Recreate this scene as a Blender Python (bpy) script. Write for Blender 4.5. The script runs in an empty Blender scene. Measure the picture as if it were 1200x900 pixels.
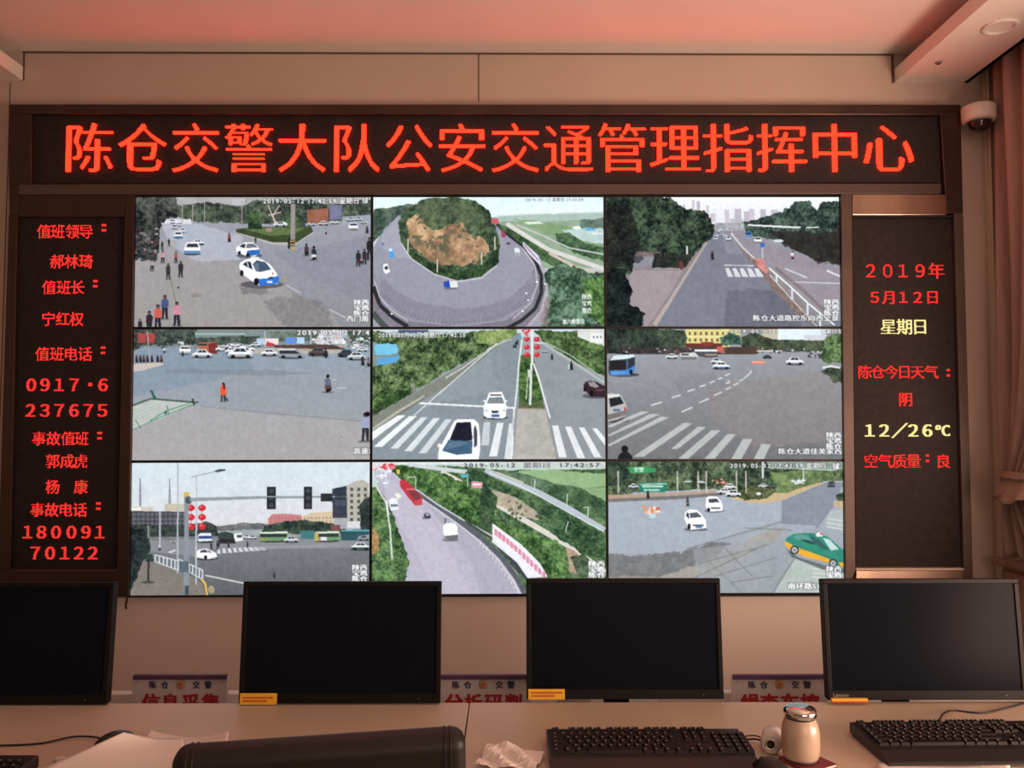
import bpy, bmesh, math, random
import numpy as np
from mathutils import Vector, Matrix

# ---------------------------------------------------------------- camera, light, exposure
SC = bpy.context.scene
SC.view_settings.view_transform = 'Standard'; SC.view_settings.look = 'None'
SC.view_settings.exposure = 0.0; SC.view_settings.gamma = 1.0; SC.view_settings.use_curve_mapping = False
try:
    SC.cycles.use_denoising = True; SC.cycles.max_bounces = 8; SC.cycles.diffuse_bounces = 4; SC.cycles.sample_clamp_indirect = 4.0
except Exception: pass
F_PX = 960.0; HORIZON = 499.0; VPX = 594.0; EYE = Vector((0, 0, 1.46))
PITCH = math.atan((HORIZON - 450) / F_PX); YAW = math.atan((600 - VPX) / F_PX)
cam = bpy.data.cameras.new('camera'); cam.sensor_width = 36.0; cam.lens = F_PX / 1200 * 36.0; cam.clip_start = .02
cam_o = bpy.data.objects.new('camera', cam); SC.collection.objects.link(cam_o)
cam_o.location = EYE; cam_o.rotation_euler = (math.pi / 2 + PITCH, 0, -YAW); SC.camera = cam_o
CAM_M = cam_o.rotation_euler.to_matrix()
def ray(px, py): return CAM_M @ Vector(((px - 600) / F_PX, -(py - 450) / F_PX, -1))
def at_y(px, py, Y): d = ray(px, py); return EYE + d * (Y / d.y)          # point seen at a pixel on the upright plane y = Y
def at_z(px, py, Z): d = ray(px, py); return EYE + d * ((Z - EYE.z) / d.z)  # point seen at a pixel on the level plane z = Z

def lin(c): return tuple((v / 255 / 12.92) if v / 255 <= .04045 else ((v / 255 + .055) / 1.055) ** 2.4 for v in c)
W = bpy.data.worlds.new('world'); SC.world = W; W.use_nodes = True
bg = W.node_tree.nodes['Background']; bg.inputs[0].default_value = (1.0, .66, .50, 1); bg.inputs[1].default_value = .16
def area(name, loc, target, sx, sy, power, col):
    l = bpy.data.lights.new(name, 'AREA'); l.shape = 'RECTANGLE'; l.size = sx; l.size_y = sy; l.energy = power; l.color = col
    o = bpy.data.objects.new(name, l); SC.collection.objects.link(o); o.location = loc
    o.rotation_euler = (Vector(target) - Vector(loc)).to_track_quat('-Z', 'Y').to_euler(); return o
# evening daylight from the windows behind and to the right of the camera
area('window_daylight', (1.6, -2.7, 1.95), (1.2, 3.2, 1.2), 2.2, 1.6, 38, (1.0, .66, .53))
area('side_window_daylight', (2.62, 1.0, 1.15), (1.35, 1.9, 2.45), 1.4, 1.2, 128, (1.0, .66, .50))

# ---------------------------------------------------------------- helpers
COL = SC.collection
def tag(o, label=None, cat=None, group=None, kind=None):
    if label: o['label'] = label
    if cat: o['category'] = cat
    if group: o['group'] = group
    if kind: o['kind'] = kind
    return o
def thing(name, loc, label, cat, group=None, rz=0, rx=0, ry=0):
    o = bpy.data.objects.new(name, None); COL.objects.link(o); o.location = loc; o.rotation_euler = (rx, ry, rz)
    o.empty_display_size = .05
    return tag(o, label, cat, group)
def kids(o): return [c for c in bpy.data.objects if c.parent == o]
def copy_tree(o, parent=None):
    c = o.copy(); COL.objects.link(c); c.parent = parent
    for k in kids(o): copy_tree(k, c)
    return c
class MB:
    def __init__(s): s.v = []; s.f = []
    def add(s, vs, fs):
        n = len(s.v); s.v += [tuple(v) for v in vs]; s.f += [tuple(i + n for i in f) for f in fs]; return s
    def box(s, x0, x1, y0, y1, z0, z1, M=None):
        v = [Vector(p) for p in ((x0, y0, z0), (x1, y0, z0), (x1, y1, z0), (x0, y1, z0), (x0, y0, z1), (x1, y0, z1), (x1, y1, z1), (x0, y1, z1))]
        if M: v = [M @ p for p in v]
        return s.add(v, ((0, 3, 2, 1), (4, 5, 6, 7), (0, 1, 5, 4), (1, 2, 6, 5), (2, 3, 7, 6), (3, 0, 4, 7)))
    def hexa(s, a, b):  # two quads (front corners tl,tr,br,bl and back corners in the same order)
        return s.add(list(a) + list(b), ((0, 3, 2, 1), (4, 5, 6, 7), (0, 1, 5, 4), (1, 2, 6, 5), (2, 3, 7, 6), (3, 0, 4, 7)))
    def lathe(s, prof, seg=32, M=None, cap=True):
        vs = []; n = len(prof)
        for k in range(seg):
            a = 2 * math.pi * k / seg
            for r, z in prof:
                p = Vector((r * math.cos(a), r * math.sin(a), z)); vs.append(M @ p if M else p)
        fs = []
        for k in range(seg):
            j = (k + 1) % seg
            for i in range(n - 1): fs.append((k * n + i, j * n + i, j * n + i + 1, k * n + i + 1))
        if cap: fs.append(tuple(k * n for k in range(seg))[::-1]); fs.append(tuple(k * n + n - 1 for k in range(seg)))
        return s.add(vs, fs)
    def tube(s, pts, r, seg=10):
        pts = [Vector(p) for p in pts]; n = len(pts); vs = []
        for i, p in enumerate(pts):
            t = (pts[min(i + 1, n - 1)] - pts[max(i - 1, 0)]).normalized()
            u = t.cross(Vector((0, 0, 1))); u = u.normalized() if u.length > 1e-4 else Vector((1, 0, 0)); w = u.cross(t)
            rr = r[i] if isinstance(r, (list, tuple)) else r
            for k in range(seg):
                a = 2 * math.pi * k / seg; vs.append(p + (u * math.cos(a) + w * math.sin(a)) * rr)
        fs = [(i * seg + k, i * seg + (k + 1) % seg, (i + 1) * seg + (k + 1) % seg, (i + 1) * seg + k) for i in range(n - 1) for k in range(seg)]
        fs += [tuple(range(seg))[::-1], tuple((n - 1) * seg + k for k in range(seg))]
        return s.add(vs, fs)
    def prism(s, poly, a, b, axis='z'):
        P = lambda u, v, w: (u, v, w) if axis == 'z' else ((u, w, v) if axis == 'y' else (w, u, v))
        n = len(poly); vs = [P(u, v, a) for u, v in poly] + [P(u, v, b) for u, v in poly]
        return s.add(vs, [tuple(range(n))[::-1], tuple(range(n, 2 * n))] + [(i, (i + 1) % n, (i + 1) % n + n, i + n) for i in range(n)])
    def build(s, name, m, parent=None, bevel=0, smooth=False, seg=2, sub=0):
        me = bpy.data.meshes.new(name); me.from_pydata(s.v, [], s.f)
        bm = bmesh.new(); bm.from_mesh(me); bmesh.ops.recalc_face_normals(bm, faces=bm.faces); bm.to_mesh(me); bm.free()
        me.materials.append(m)
        if smooth: me.polygons.foreach_set('use_smooth', [True] * len(me.polygons))
        o = bpy.data.objects.new(name, me); COL.objects.link(o); o.parent = parent
        if bevel:
            b = o.modifiers.new('bevel', 'BEVEL'); b.width = bevel; b.segments = seg; b.limit_method = 'ANGLE'; b.angle_limit = math.radians(40)
        if sub: d = o.modifiers.new('subdivision', 'SUBSURF'); d.levels = sub; d.render_levels = sub
        return o
def smooth_path(pts, n=8):
    P = [Vector(p) for p in pts]; P = [P[0] * 2 - P[1]] + P + [P[-1] * 2 - P[-2]]; out = []
    for i in range(1, len(P) - 2):
        for k in range(n):
            t = k / n
            out.append(.5 * ((2 * P[i]) + (P[i + 1] - P[i - 1]) * t + (2 * P[i - 1] - 5 * P[i] + 4 * P[i + 1] - P[i + 2]) * t * t + (3 * P[i] - P[i - 1] - 3 * P[i + 1] + P[i + 2]) * t ** 3))
    return out + [P[-2]]
def struct(o): o['kind'] = 'structure'; return o

# ---------------------------------------------------------------- materials
def mat(name, c, rough=.6, metal=0, var=0, scale=8, bump=0, bscale=60, stretch=None, spec=None, coat=0):
    m = bpy.data.materials.new(name); m.use_nodes = True; nt = m.node_tree; b = nt.nodes['Principled BSDF']
    b.inputs['Base Color'].default_value = (*c, 1); b.inputs['Roughness'].default_value = rough; b.inputs['Metallic'].default_value = metal
    if spec is not None: b.inputs['Specular IOR Level'].default_value = spec
    if coat: b.inputs['Coat Weight'].default_value = coat; b.inputs['Coat Roughness'].default_value = .12
    tc = nt.nodes.new('ShaderNodeTexCoord'); mp = nt.nodes.new('ShaderNodeMapping'); nt.links.new(tc.outputs['Object'], mp.inputs['Vector'])
    if stretch: mp.inputs['Scale'].default_value = stretch
    if var:
        n = nt.nodes.new('ShaderNodeTexNoise'); n.inputs['Scale'].default_value = scale; n.inputs['Detail'].default_value = 6; nt.links.new(mp.outputs[0], n.inputs['Vector'])
        r = nt.nodes.new('ShaderNodeValToRGB'); nt.links.new(n.outputs['Fac'], r.inputs['Fac'])
        r.color_ramp.elements[0].position = .3; r.color_ramp.elements[1].position = .7
        r.color_ramp.elements[0].color = (*[v * (1 - var) for v in c], 1); r.color_ramp.elements[1].color = (*[min(1, v * (1 + var)) for v in c], 1)
        nt.links.new(r.outputs['Color'], b.inputs['Base Color'])
    if bump:
        n = nt.nodes.new('ShaderNodeTexNoise'); n.inputs['Scale'].default_value = bscale; n.inputs['Detail'].default_value = 5; nt.links.new(mp.outputs[0], n.inputs['Vector'])
        k = nt.nodes.new('ShaderNodeBump'); k.inputs['Strength'].default_value = bump; k.inputs['Distance'].default_value = .01
        nt.links.new(n.outputs['Fac'], k.inputs['Height']); nt.links.new(k.outputs['Normal'], b.inputs['Normal'])
    return m
def emit(name, c, st=1.0):
    m = bpy.data.materials.new(name); m.use_nodes = True; nt = m.node_tree; nt.nodes.clear()
    e = nt.nodes.new('ShaderNodeEmission'); o = nt.nodes.new('ShaderNodeOutputMaterial'); e.inputs[0].default_value = (*c, 1); e.inputs[1].default_value = st
    nt.links.new(e.outputs[0], o.inputs[0]); return m
M = {}
M['plaster'] = mat('white_ceiling_paint', (.78, .72, .66), .85, var=.03, scale=3, bump=.05)
M['cream_panel'] = mat('cream_cabinet_panel', (.80, .70, .62), .6, var=.02, scale=2)
M['panel'] = mat('beige_wall_panel', (.50, .41, .345), .55, var=.04, scale=2.5)
M['joint'] = mat('panel_joint', (.10, .07, .06), .8)
M['edge'] = mat('panel_edge_strip', (.66, .55, .45), .5)
M['floor'] = mat('floor_tile', (.42, .37, .33), .35, var=.06, scale=4)
M['frame'] = mat('dark_brushed_metal', (.085, .058, .05), .36, .8, var=.14, scale=6, stretch=(1, 1, .08))
M['frame_v'] = mat('dark_brushed_metal_band', (.10, .07, .06), .5, .35, var=.14, scale=6, stretch=(.08, 1, 1))
M['shiny'] = mat('polished_bronze_steel', (.55, .40, .31), .3, 1, var=.3, scale=5, stretch=(1, 1, .05))
M['led'] = mat('led_board_face', (.024, .018, .018), .7, var=.25, scale=40, spec=.25)
M['bezel'] = mat('black_display_bezel', (.012, .012, .015), .5)
M['black'] = mat('black_plastic', (.016, .016, .018), .42, bump=.05, bscale=300)
M['mon'] = mat('black_monitor_plastic', (.007, .007, .008), .5, spec=.18)
M['screen'] = mat('dark_monitor_glass', (.007, .009, .014), .22, spec=.03)
M['key'] = mat('keycap_plastic', (.010, .009, .010), .5, spec=.3)
M['legend'] = mat('grey_key_print', (.30, .28, .27), .6)
M['grey'] = mat('grey_plastic', (.20, .19, .19), .5)
M['desk'] = mat('beige_desk_laminate', (.62, .505, .40), .5, var=.03, scale=5)
M['desk_body'] = mat('grey_desk_body', (.42, .37, .33), .5, var=.04, scale=4)
M['paper'] = mat('white_paper', (.86, .80, .77), .8, bump=.03, bscale=20)
M['leather'] = mat('black_leather', (.010, .008, .007), .5, bump=.08, bscale=160, var=.2, scale=12)
M['chrome'] = mat('chrome', (.82, .80, .78), .08, 1, var=.02)
M['cream'] = mat('speckled_cream_enamel', (.60, .48, .36), .3, coat=.4)
M['white'] = mat('white_plastic', (.74, .70, .66), .45, var=.03)
M['glass_dark'] = mat('dark_dome_glass', (.02, .016, .016), .12, coat=.6)
M['curtain'] = mat('brown_curtain_cloth', (.40, .285, .245), .75, var=.16, scale=30, stretch=(1, 1, .06), bump=.2, bscale=200)
M['lining'] = mat('beige_curtain_trim', (.42, .30, .23), .75, var=.1, scale=20)
M['wood'] = mat('brown_wood', (.26, .155, .11), .45, var=.25, scale=6, stretch=(1, .1, 1))
M['yellow'] = mat('yellow_sticker', (.90, .52, .03), .5, var=.03)
M['red_print'] = mat('red_print', (.48, .03, .035), .6)
M['blue_print'] = mat('navy_print', (.05, .055, .13), .6)
M['purple'] = mat('purple_printed_band', (.12, .06, .16), .5, var=.2, scale=10)
M['sign'] = mat('white_sign_board', (.74, .70, .70), .55, var=.02)
M['gold'] = mat('gold_emblem_print', (.62, .40, .16), .45)
M['cable'] = mat('black_cable', (.015, .012, .012), .5)
M['redbook'] = mat('dark_red_cover', (.22, .03, .03), .5)
M['lamp_glass'] = mat('frosted_lamp_glass', (.6, .55, .52), .4)
M['red_led'] = emit('red_led_light', (1.0, .0145, .005), 6.8)
M['red_led2'] = emit('small_red_led_light', (1.0, .035, .028), 1.15)
M['yel_led'] = emit('yellow_led_light', (1.0, .85, .34), 1.05)
M['picture'] = bpy.data.materials.new('video_picture'); M['picture'].use_nodes = True
_n = M['picture'].node_tree; _n.nodes.clear(); _a = _n.nodes.new('ShaderNodeAttribute'); _a.attribute_name = 'picture'; _e = _n.nodes.new('ShaderNodeEmission'); _o = _n.nodes.new('ShaderNodeOutputMaterial')
_n.links.new(_a.outputs['Color'], _e.inputs['Color']); _n.links.new(_e.outputs[0], _o.inputs[0]); _e.inputs[1].default_value = 1.06
GW, GH = 400, 225
# ---------------------------------------------------------------- lettering
_G = {}
GN = 120
def glyph(ch):
    """outline of one character of the built-in font, as a GN x GN on/off grid (row 0 = bottom)"""
    if ch in _G: return _G[ch]
    m = np.zeros((GN, GN), bool)
    if ch != ' ':
        cu = bpy.data.curves.new('glyph', 'FONT'); cu.body = ch; cu.size = 1.0; cu.resolution_u = 3
        o = bpy.data.objects.new('glyph', cu); bpy.context.scene.collection.objects.link(o)
        bpy.context.view_layer.update()
        dg = bpy.context.evaluated_depsgraph_get()
        me = bpy.data.meshes.new_from_object(o.evaluated_get(dg)); me.calc_loop_triangles()
        v = np.array([x.co[:2] for x in me.vertices]); t = [x.vertices[:] for x in me.loop_triangles]
        bpy.data.objects.remove(o); bpy.data.meshes.remove(me); bpy.data.curves.remove(cu)
        Q = (v - [0, -.13]) * GN
        for a, b, c in t:
            A, B, C = Q[a], Q[b], Q[c]
            lo = np.floor(np.minimum(np.minimum(A, B), C)).astype(int).clip(0, GN - 1)
            hi = np.ceil(np.maximum(np.maximum(A, B), C)).astype(int).clip(0, GN)
            if (hi <= lo).any(): continue
            X, Y = np.meshgrid(np.arange(lo[0], hi[0]) + .5, np.arange(lo[1], hi[1]) + .5)
            def e(p, q): return (q[0] - p[0]) * (Y - p[1]) - (q[1] - p[1]) * (X - p[0])
            u, w, z = e(A, B), e(B, C), e(C, A)
            m[lo[1]:hi[1], lo[0]:hi[0]] |= ((u >= 0) & (w >= 0) & (z >= 0)) | ((u <= 0) & (w <= 0) & (z <= 0))
    _G[ch] = m
    return m
def adv(ch): return 1.0 if ord(ch) > 0x2000 else (.34 if ch in ' ' else (.36 if ch in ':·' else .62))
def shift(m, k, ax):
    r = np.zeros_like(m)
    if k == 0: return m.copy()
    if ax == 0: (r.__setitem__((slice(k, None),), m[:-k]) if k > 0 else r.__setitem__((slice(None, k),), m[-k:]))
    elif k > 0: r[:, k:] = m[:, :-k]
    else: r[:, :k] = m[:, -k:]
    return r
def bold(m, kx, ky):
    r = m.copy()
    if ky < 0:
        for s in range(1, -ky + 1): r &= shift(m, s, 0)
    q = r.copy()
    for s in range(-kx, kx + 1): q |= shift(r, s, 1)
    r = q.copy()
    if ky > 0:
        for s in range(-ky, ky + 1): q |= shift(r, s, 0)
    return q

# ---------------------------------------------------------------- pictures shown on the nine displays
PW, PH, PS = 600, 345, .5
_N = {}
def vn(cell, seed, cy=None):
    k = (cell, seed, cy)
    if k in _N: return _N[k]
    cy = cy or cell
    r = np.random.RandomState(seed)
    gw, gh = int(PW / cell) + 3, int(PH / cy) + 3
    g = r.rand(gh, gw)
    x = np.arange(PW) / cell; y = np.arange(PH) / cy
    xi = x.astype(int); yi = y.astype(int); fx = x - xi; fy = y - yi
    fx = fx * fx * (3 - 2 * fx); fy = (fy * fy * (3 - 2 * fy))[:, None]
    a = g[yi][:, xi] * (1 - fx) + g[yi][:, xi + 1] * fx
    b = g[yi + 1][:, xi] * (1 - fx) + g[yi + 1][:, xi + 1] * fx
    _N[k] = a * (1 - fy) + b * fy
    return _N[k]
def fbm(seed, cells=(40, 18, 8, 4)):
    s = 0; w = 0; a = 1.
    for i, c in enumerate(cells):
        s = s + a * vn(c, seed * 7 + i); w += a; a *= .72
    return s / w
YY, XX = np.mgrid[0:PH, 0:PW].astype(float); YY = (YY + .5) / PS; XX = (XX + .5) / PS
def C3(c): return np.array(c, float)
class Pic:
    def __init__(s, top, bot=None):
        t = ((YY - 20) / 640).clip(0, 1)[:, :, None]
        s.a = C3(top) * (1 - t) + C3(bot or top) * t
    def inside(s, pts, X=None, Y=None):
        X = XX if X is None else X; Y = YY if Y is None else Y
        m = np.zeros((PH, PW), bool); n = len(pts)
        for i in range(n):
            x1, y1 = pts[i]; x2, y2 = pts[(i + 1) % n]
            if y1 == y2: continue
            c = ((y1 > Y) != (y2 > Y)) & (X < (x2 - x1) * (Y - y1) / (y2 - y1) + x1)
            m ^= c
        return m
    def put(s, m, col, al=1.):
        if al >= 1: s.a[m] = col if np.ndim(col) == 1 else col[m]
        else: s.a[m] = s.a[m] * (1 - al) + (np.array(col) if np.ndim(col) == 1 else col[m]) * al
    def poly(s, pts, col, al=1., wob=0, seed=1, tex=0, cells=(30, 12, 5)):
        X, Y = XX, YY
        if wob: X = XX + (fbm(seed, (14, 6, 3)) - .5) * 2 * wob; Y = YY + (fbm(seed + 9, (14, 6, 3)) - .5) * 2 * wob
        m = s.inside(pts, X, Y)
        c = C3(col)
        if tex: c = c[None, None] + ((fbm(seed + 3, cells) - .5) * 2 * tex)[:, :, None]
        s.put(m, c, al)
    def grad(s, pts, c0, c1, tex=0, seed=1, al=1., horiz=False):
        m = s.inside(pts); q = [p[0 if horiz else 1] for p in pts]
        t = (((XX if horiz else YY) - min(q)) / (max(q) - min(q))).clip(0, 1)[:, :, None]
        c = C3(c0) * (1 - t) + C3(c1) * t + ((fbm(seed, (60, 24, 6)) - .5) * 2 * tex)[:, :, None]
        s.put(m, c, al)
    def fol(s, pts, dark, light, wob=16, seed=1, cells=(26, 12, 6, 3), gam=1.0):
        X = XX + (fbm(seed, (16, 8, 4)) - .5) * 2 * wob; Y = YY + (fbm(seed + 5, (16, 8, 4)) - .5) * 2 * wob
        m = s.inside(pts, X, Y)
        t = ((((fbm(seed + 11, cells) * .55 + fbm(seed + 12, (5, 3, 1.7)) * .45) - .34) / .32).clip(0, 1) ** gam)[:, :, None]
        s.put(m, C3(dark) * (1 - t) + C3(light) * t)
    def ell(s, cx, cy, rx, ry, col, al=1.):
        s.put(((XX - cx) / rx) ** 2 + ((YY - cy) / ry) ** 2 <= 1, C3(col), al)
    def line(s, p, q, w, col, al=1., w2=None):
        w2 = w if w2 is None else w2
        dx, dy = q[0] - p[0], q[1] - p[1]; L = math.hypot(dx, dy) or 1; nx, ny = -dy / L / 2, dx / L / 2
        s.poly([(p[0] + nx * w, p[1] + ny * w), (q[0] + nx * w2, q[1] + ny * w2), (q[0] - nx * w2, q[1] - ny * w2), (p[0] - nx * w, p[1] - ny * w)], col, al)
    def path(s, pts, w, col, al=1.):
        for a, b in zip(pts, pts[1:]): s.line(a, b, w, col, al)
    def rect(s, x0, y0, x1, y1, col, al=1.): s.poly([(x0, y0), (x1, y0), (x1, y1), (x0, y1)], col, al)
    def blobs(s, x0, y0, x1, y1, n, cols, r0, r1, seed=1, asp=.6):
        r = np.random.RandomState(seed)
        for i in range(n):
            q = r.uniform(r0, r1); c = cols[r.randint(len(cols))]
            s.ell(r.uniform(x0, x1), r.uniform(y0, y1), q, q * asp, c)
    def person(s, x, y, h, top, leg=(40, 42, 52), skin=(120, 90, 80), face=1):
        s.ell(x, y, h * .22, h * .05, (70, 70, 76), .4)
        s.poly([(x - .13 * h, y), (x - .05 * h, y), (x, y - .48 * h), (x - .11 * h, y - .5 * h)], leg)
        s.poly([(x + .04 * h * face, y - .02 * h), (x + .13 * h, y), (x + .12 * h, y - .5 * h), (x - .02 * h, y - .5 * h)], leg)
        s.poly([(x - .15 * h, y - .45 * h), (x - .14 * h, y - .78 * h), (x - .05 * h, y - .86 * h), (x + .06 * h, y - .86 * h), (x + .15 * h, y - .76 * h), (x + .14 * h, y - .45 * h)], top)
        s.ell(x, y - .92 * h, .07 * h, .085 * h, (35, 30, 32)); s.ell(x, y - .89 * h, .045 * h, .05 * h, skin)
    def bike(s, x, y, h, top, col=(50, 45, 50), white=None):
        s.ell(x, y, h * .35, h * .06, (70, 70, 76), .5)
        s.ell(x, y - .14 * h, .1 * h, .16 * h, (28, 28, 32)); s.ell(x + .12 * h, y - .2 * h, .1 * h, .15 * h, (32, 32, 36))
        s.poly([(x - .16 * h, y - .18 * h), (x - .12 * h, y - .45 * h), (x + .2 * h, y - .42 * h), (x + .2 * h, y - .2 * h)], white or col)
        s.poly([(x - .14 * h, y - .4 * h), (x - .15 * h, y - .72 * h), (x, y - .84 * h), (x + .18 * h, y - .7 * h), (x + .2 * h, y - .38 * h)], top)
        s.ell(x + .02 * h, y - .9 * h, .09 * h, .1 * h, (30, 28, 30))
    def car(s, x, y, w, body=(228, 230, 236), low=None, face='s', glass=(52, 60, 72), h=None):
        """small car: x centre, y ground line, w width. face: s side, f front / rear"""
        h = h or w * (.42 if face == 's' else .78)
        sh = tuple(v * .74 for v in body)
        s.ell(x, y - .02 * h, w * .54, h * .12, (48, 50, 56), .75)
        if face == 's':
            s.poly([(x - .5 * w, y - .12 * h), (x - .5 * w, y - .5 * h), (x - .36 * w, y - .6 * h), (x - .2 * w, y - h), (x + .16 * w, y - h), (x + .32 * w, y - .58 * h), (x + .48 * w, y - .48 * h), (x + .5 * w, y - .12 * h)], body)
            s.poly([(x - .5 * w, y - .1 * h), (x - .49 * w, y - .34 * h), (x + .49 * w, y - .34 * h), (x + .5 * w, y - .1 * h)], low or sh)
            s.poly([(x - .28 * w, y - .6 * h), (x - .17 * w, y - .9 * h), (x - .03 * w, y - .9 * h), (x - .03 * w, y - .6 * h)], glass)
            s.poly([(x + .0 * w, y - .6 * h), (x + .0 * w, y - .9 * h), (x + .14 * w, y - .9 * h), (x + .25 * w, y - .6 * h)], glass)
            for k in (-.3, .3): s.ell(x + k * w, y - .12 * h, .09 * w, .17 * h, (32, 32, 36))
        else:
            s.poly([(x - .5 * w, y - .06 * h), (x - .5 * w, y - .5 * h), (x - .36 * w, y - .95 * h), (x + .36 * w, y - .95 * h), (x + .5 * w, y - .5 * h), (x + .5 * w, y - .06 * h)], body)
            s.poly([(x - .4 * w, y - .55 * h), (x - .3 * w, y - .85 * h), (x + .3 * w, y - .85 * h), (x + .4 * w, y - .55 * h)], glass)
            s.poly([(x - .5 * w, y - .05 * h), (x - .5 * w, y - .3 * h), (x + .5 * w, y - .3 * h), (x + .5 * w, y - .05 * h)], low or sh)
            s.rect(x - .46 * w, y - .42 * h, x - .3 * w, y - .34 * h, (250, 250, 250)); s.rect(x + .3 * w, y - .42 * h, x + .46 * w, y - .34 * h, (250, 250, 250))
    def text(s, st, x, y, w, h, col=(245, 248, 250), edge=(40, 44, 50), k=2, ea=.55):
        tot = sum(adv(c) for c in st); big = np.zeros((GN, int(tot * GN) + 2), bool); q = 0
        for c in st:
            g = bold(glyph(c), k, 1); wd = int(adv(c) * GN); off = 0
            big[:, int(q):int(q) + wd] |= g[:, :wd] if adv(c) < 1 else g
            q += adv(c) * GN
        big = big[::-1]
        u = ((XX - x) / w * big.shape[1]); v = ((YY - y) / h * GN)
        def smp(dx, dy):
            acc = 0
            for i in (-.33, 0, .33):
                for j in (-.33, 0, .33):
                    uu = (u + (dx + i / PS) / w * big.shape[1]).astype(int); vv = (v + (dy + j / PS) / h * GN).astype(int)
                    ok = (uu >= 0) & (uu < big.shape[1]) & (vv >= 0) & (vv < GN)
                    acc = acc + np.where(ok, big[vv.clip(0, GN - 1), uu.clip(0, big.shape[1] - 1)], 0)
            return acc / 9.
        if edge is not None:
            e = np.maximum.reduce([smp(d, f) for d, f in ((3, 3), (-3, 3), (3, -3), (-3, -3))])[:, :, None] * ea
            s.a = s.a * (1 - e) + C3(edge) * e
        m = smp(0, 0)[:, :, None]; s.a = s.a * (1 - m) + C3(col) * m
    def grain(s, amt, seed=5):
        s.a = s.a + .5 * ((vn(1.6, seed) + vn(3, seed + 1) - 1) * amt)[:, :, None]
    def done(s, quad, gw, gh):
        g = s.a.mean(2, keepdims=True); a = g + (s.a - g) * .86
        tx = (fbm(77, (9, 4.5, 2.2, 1.4)) - .5)[:, :, None] * (.10 + .22 * (1 - (g / 150).clip(0, 1)))   # fine camera texture, stronger in dark foliage
        a = ((a * (1 + 1.2 * tx) - 128) * 1.1 + 134).clip(0, 255)
        b = np.pad(a, ((1, 1), (1, 1), (0, 0)), 'edge')
        a = (b[1:-1, 1:-1] * 4 + b[:-2, 1:-1] + b[2:, 1:-1] + b[1:-1, :-2] + b[1:-1, 2:]) / 8
        (tl, tr, bl, br) = [C3(p) for p in quad]
        v, u = np.mgrid[0:gh, 0:gw]; u = (u / (gw - 1))[:, :, None]; v = (v / (gh - 1))[:, :, None]
        p = (tl * (1 - u) + tr * u) * (1 - v) + (bl * (1 - u) + br * u) * v
        x = (p[..., 0] * PS - .5).clip(0, PW - 1.01); y = (p[..., 1] * PS - .5).clip(0, PH - 1.01)
        xi = x.astype(int); yi = y.astype(int); fx = (x - xi)[..., None]; fy = (y - yi)[..., None]
        c = (a[yi, xi] * (1 - fx) + a[yi, xi + 1] * fx) * (1 - fy) + (a[yi + 1, xi] * (1 - fx) + a[yi + 1, xi + 1] * fx) * fy
        return c / 255.

W_ = (236, 238, 242)
def place_caption(p, x, y, rows, cw=38, rh=27, col=(240, 242, 246)):
    for i, r in enumerate(rows): p.text(r, x, y + i * rh, cw * len(r), rh * 1.15, col, k=4, ea=.35)

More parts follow.
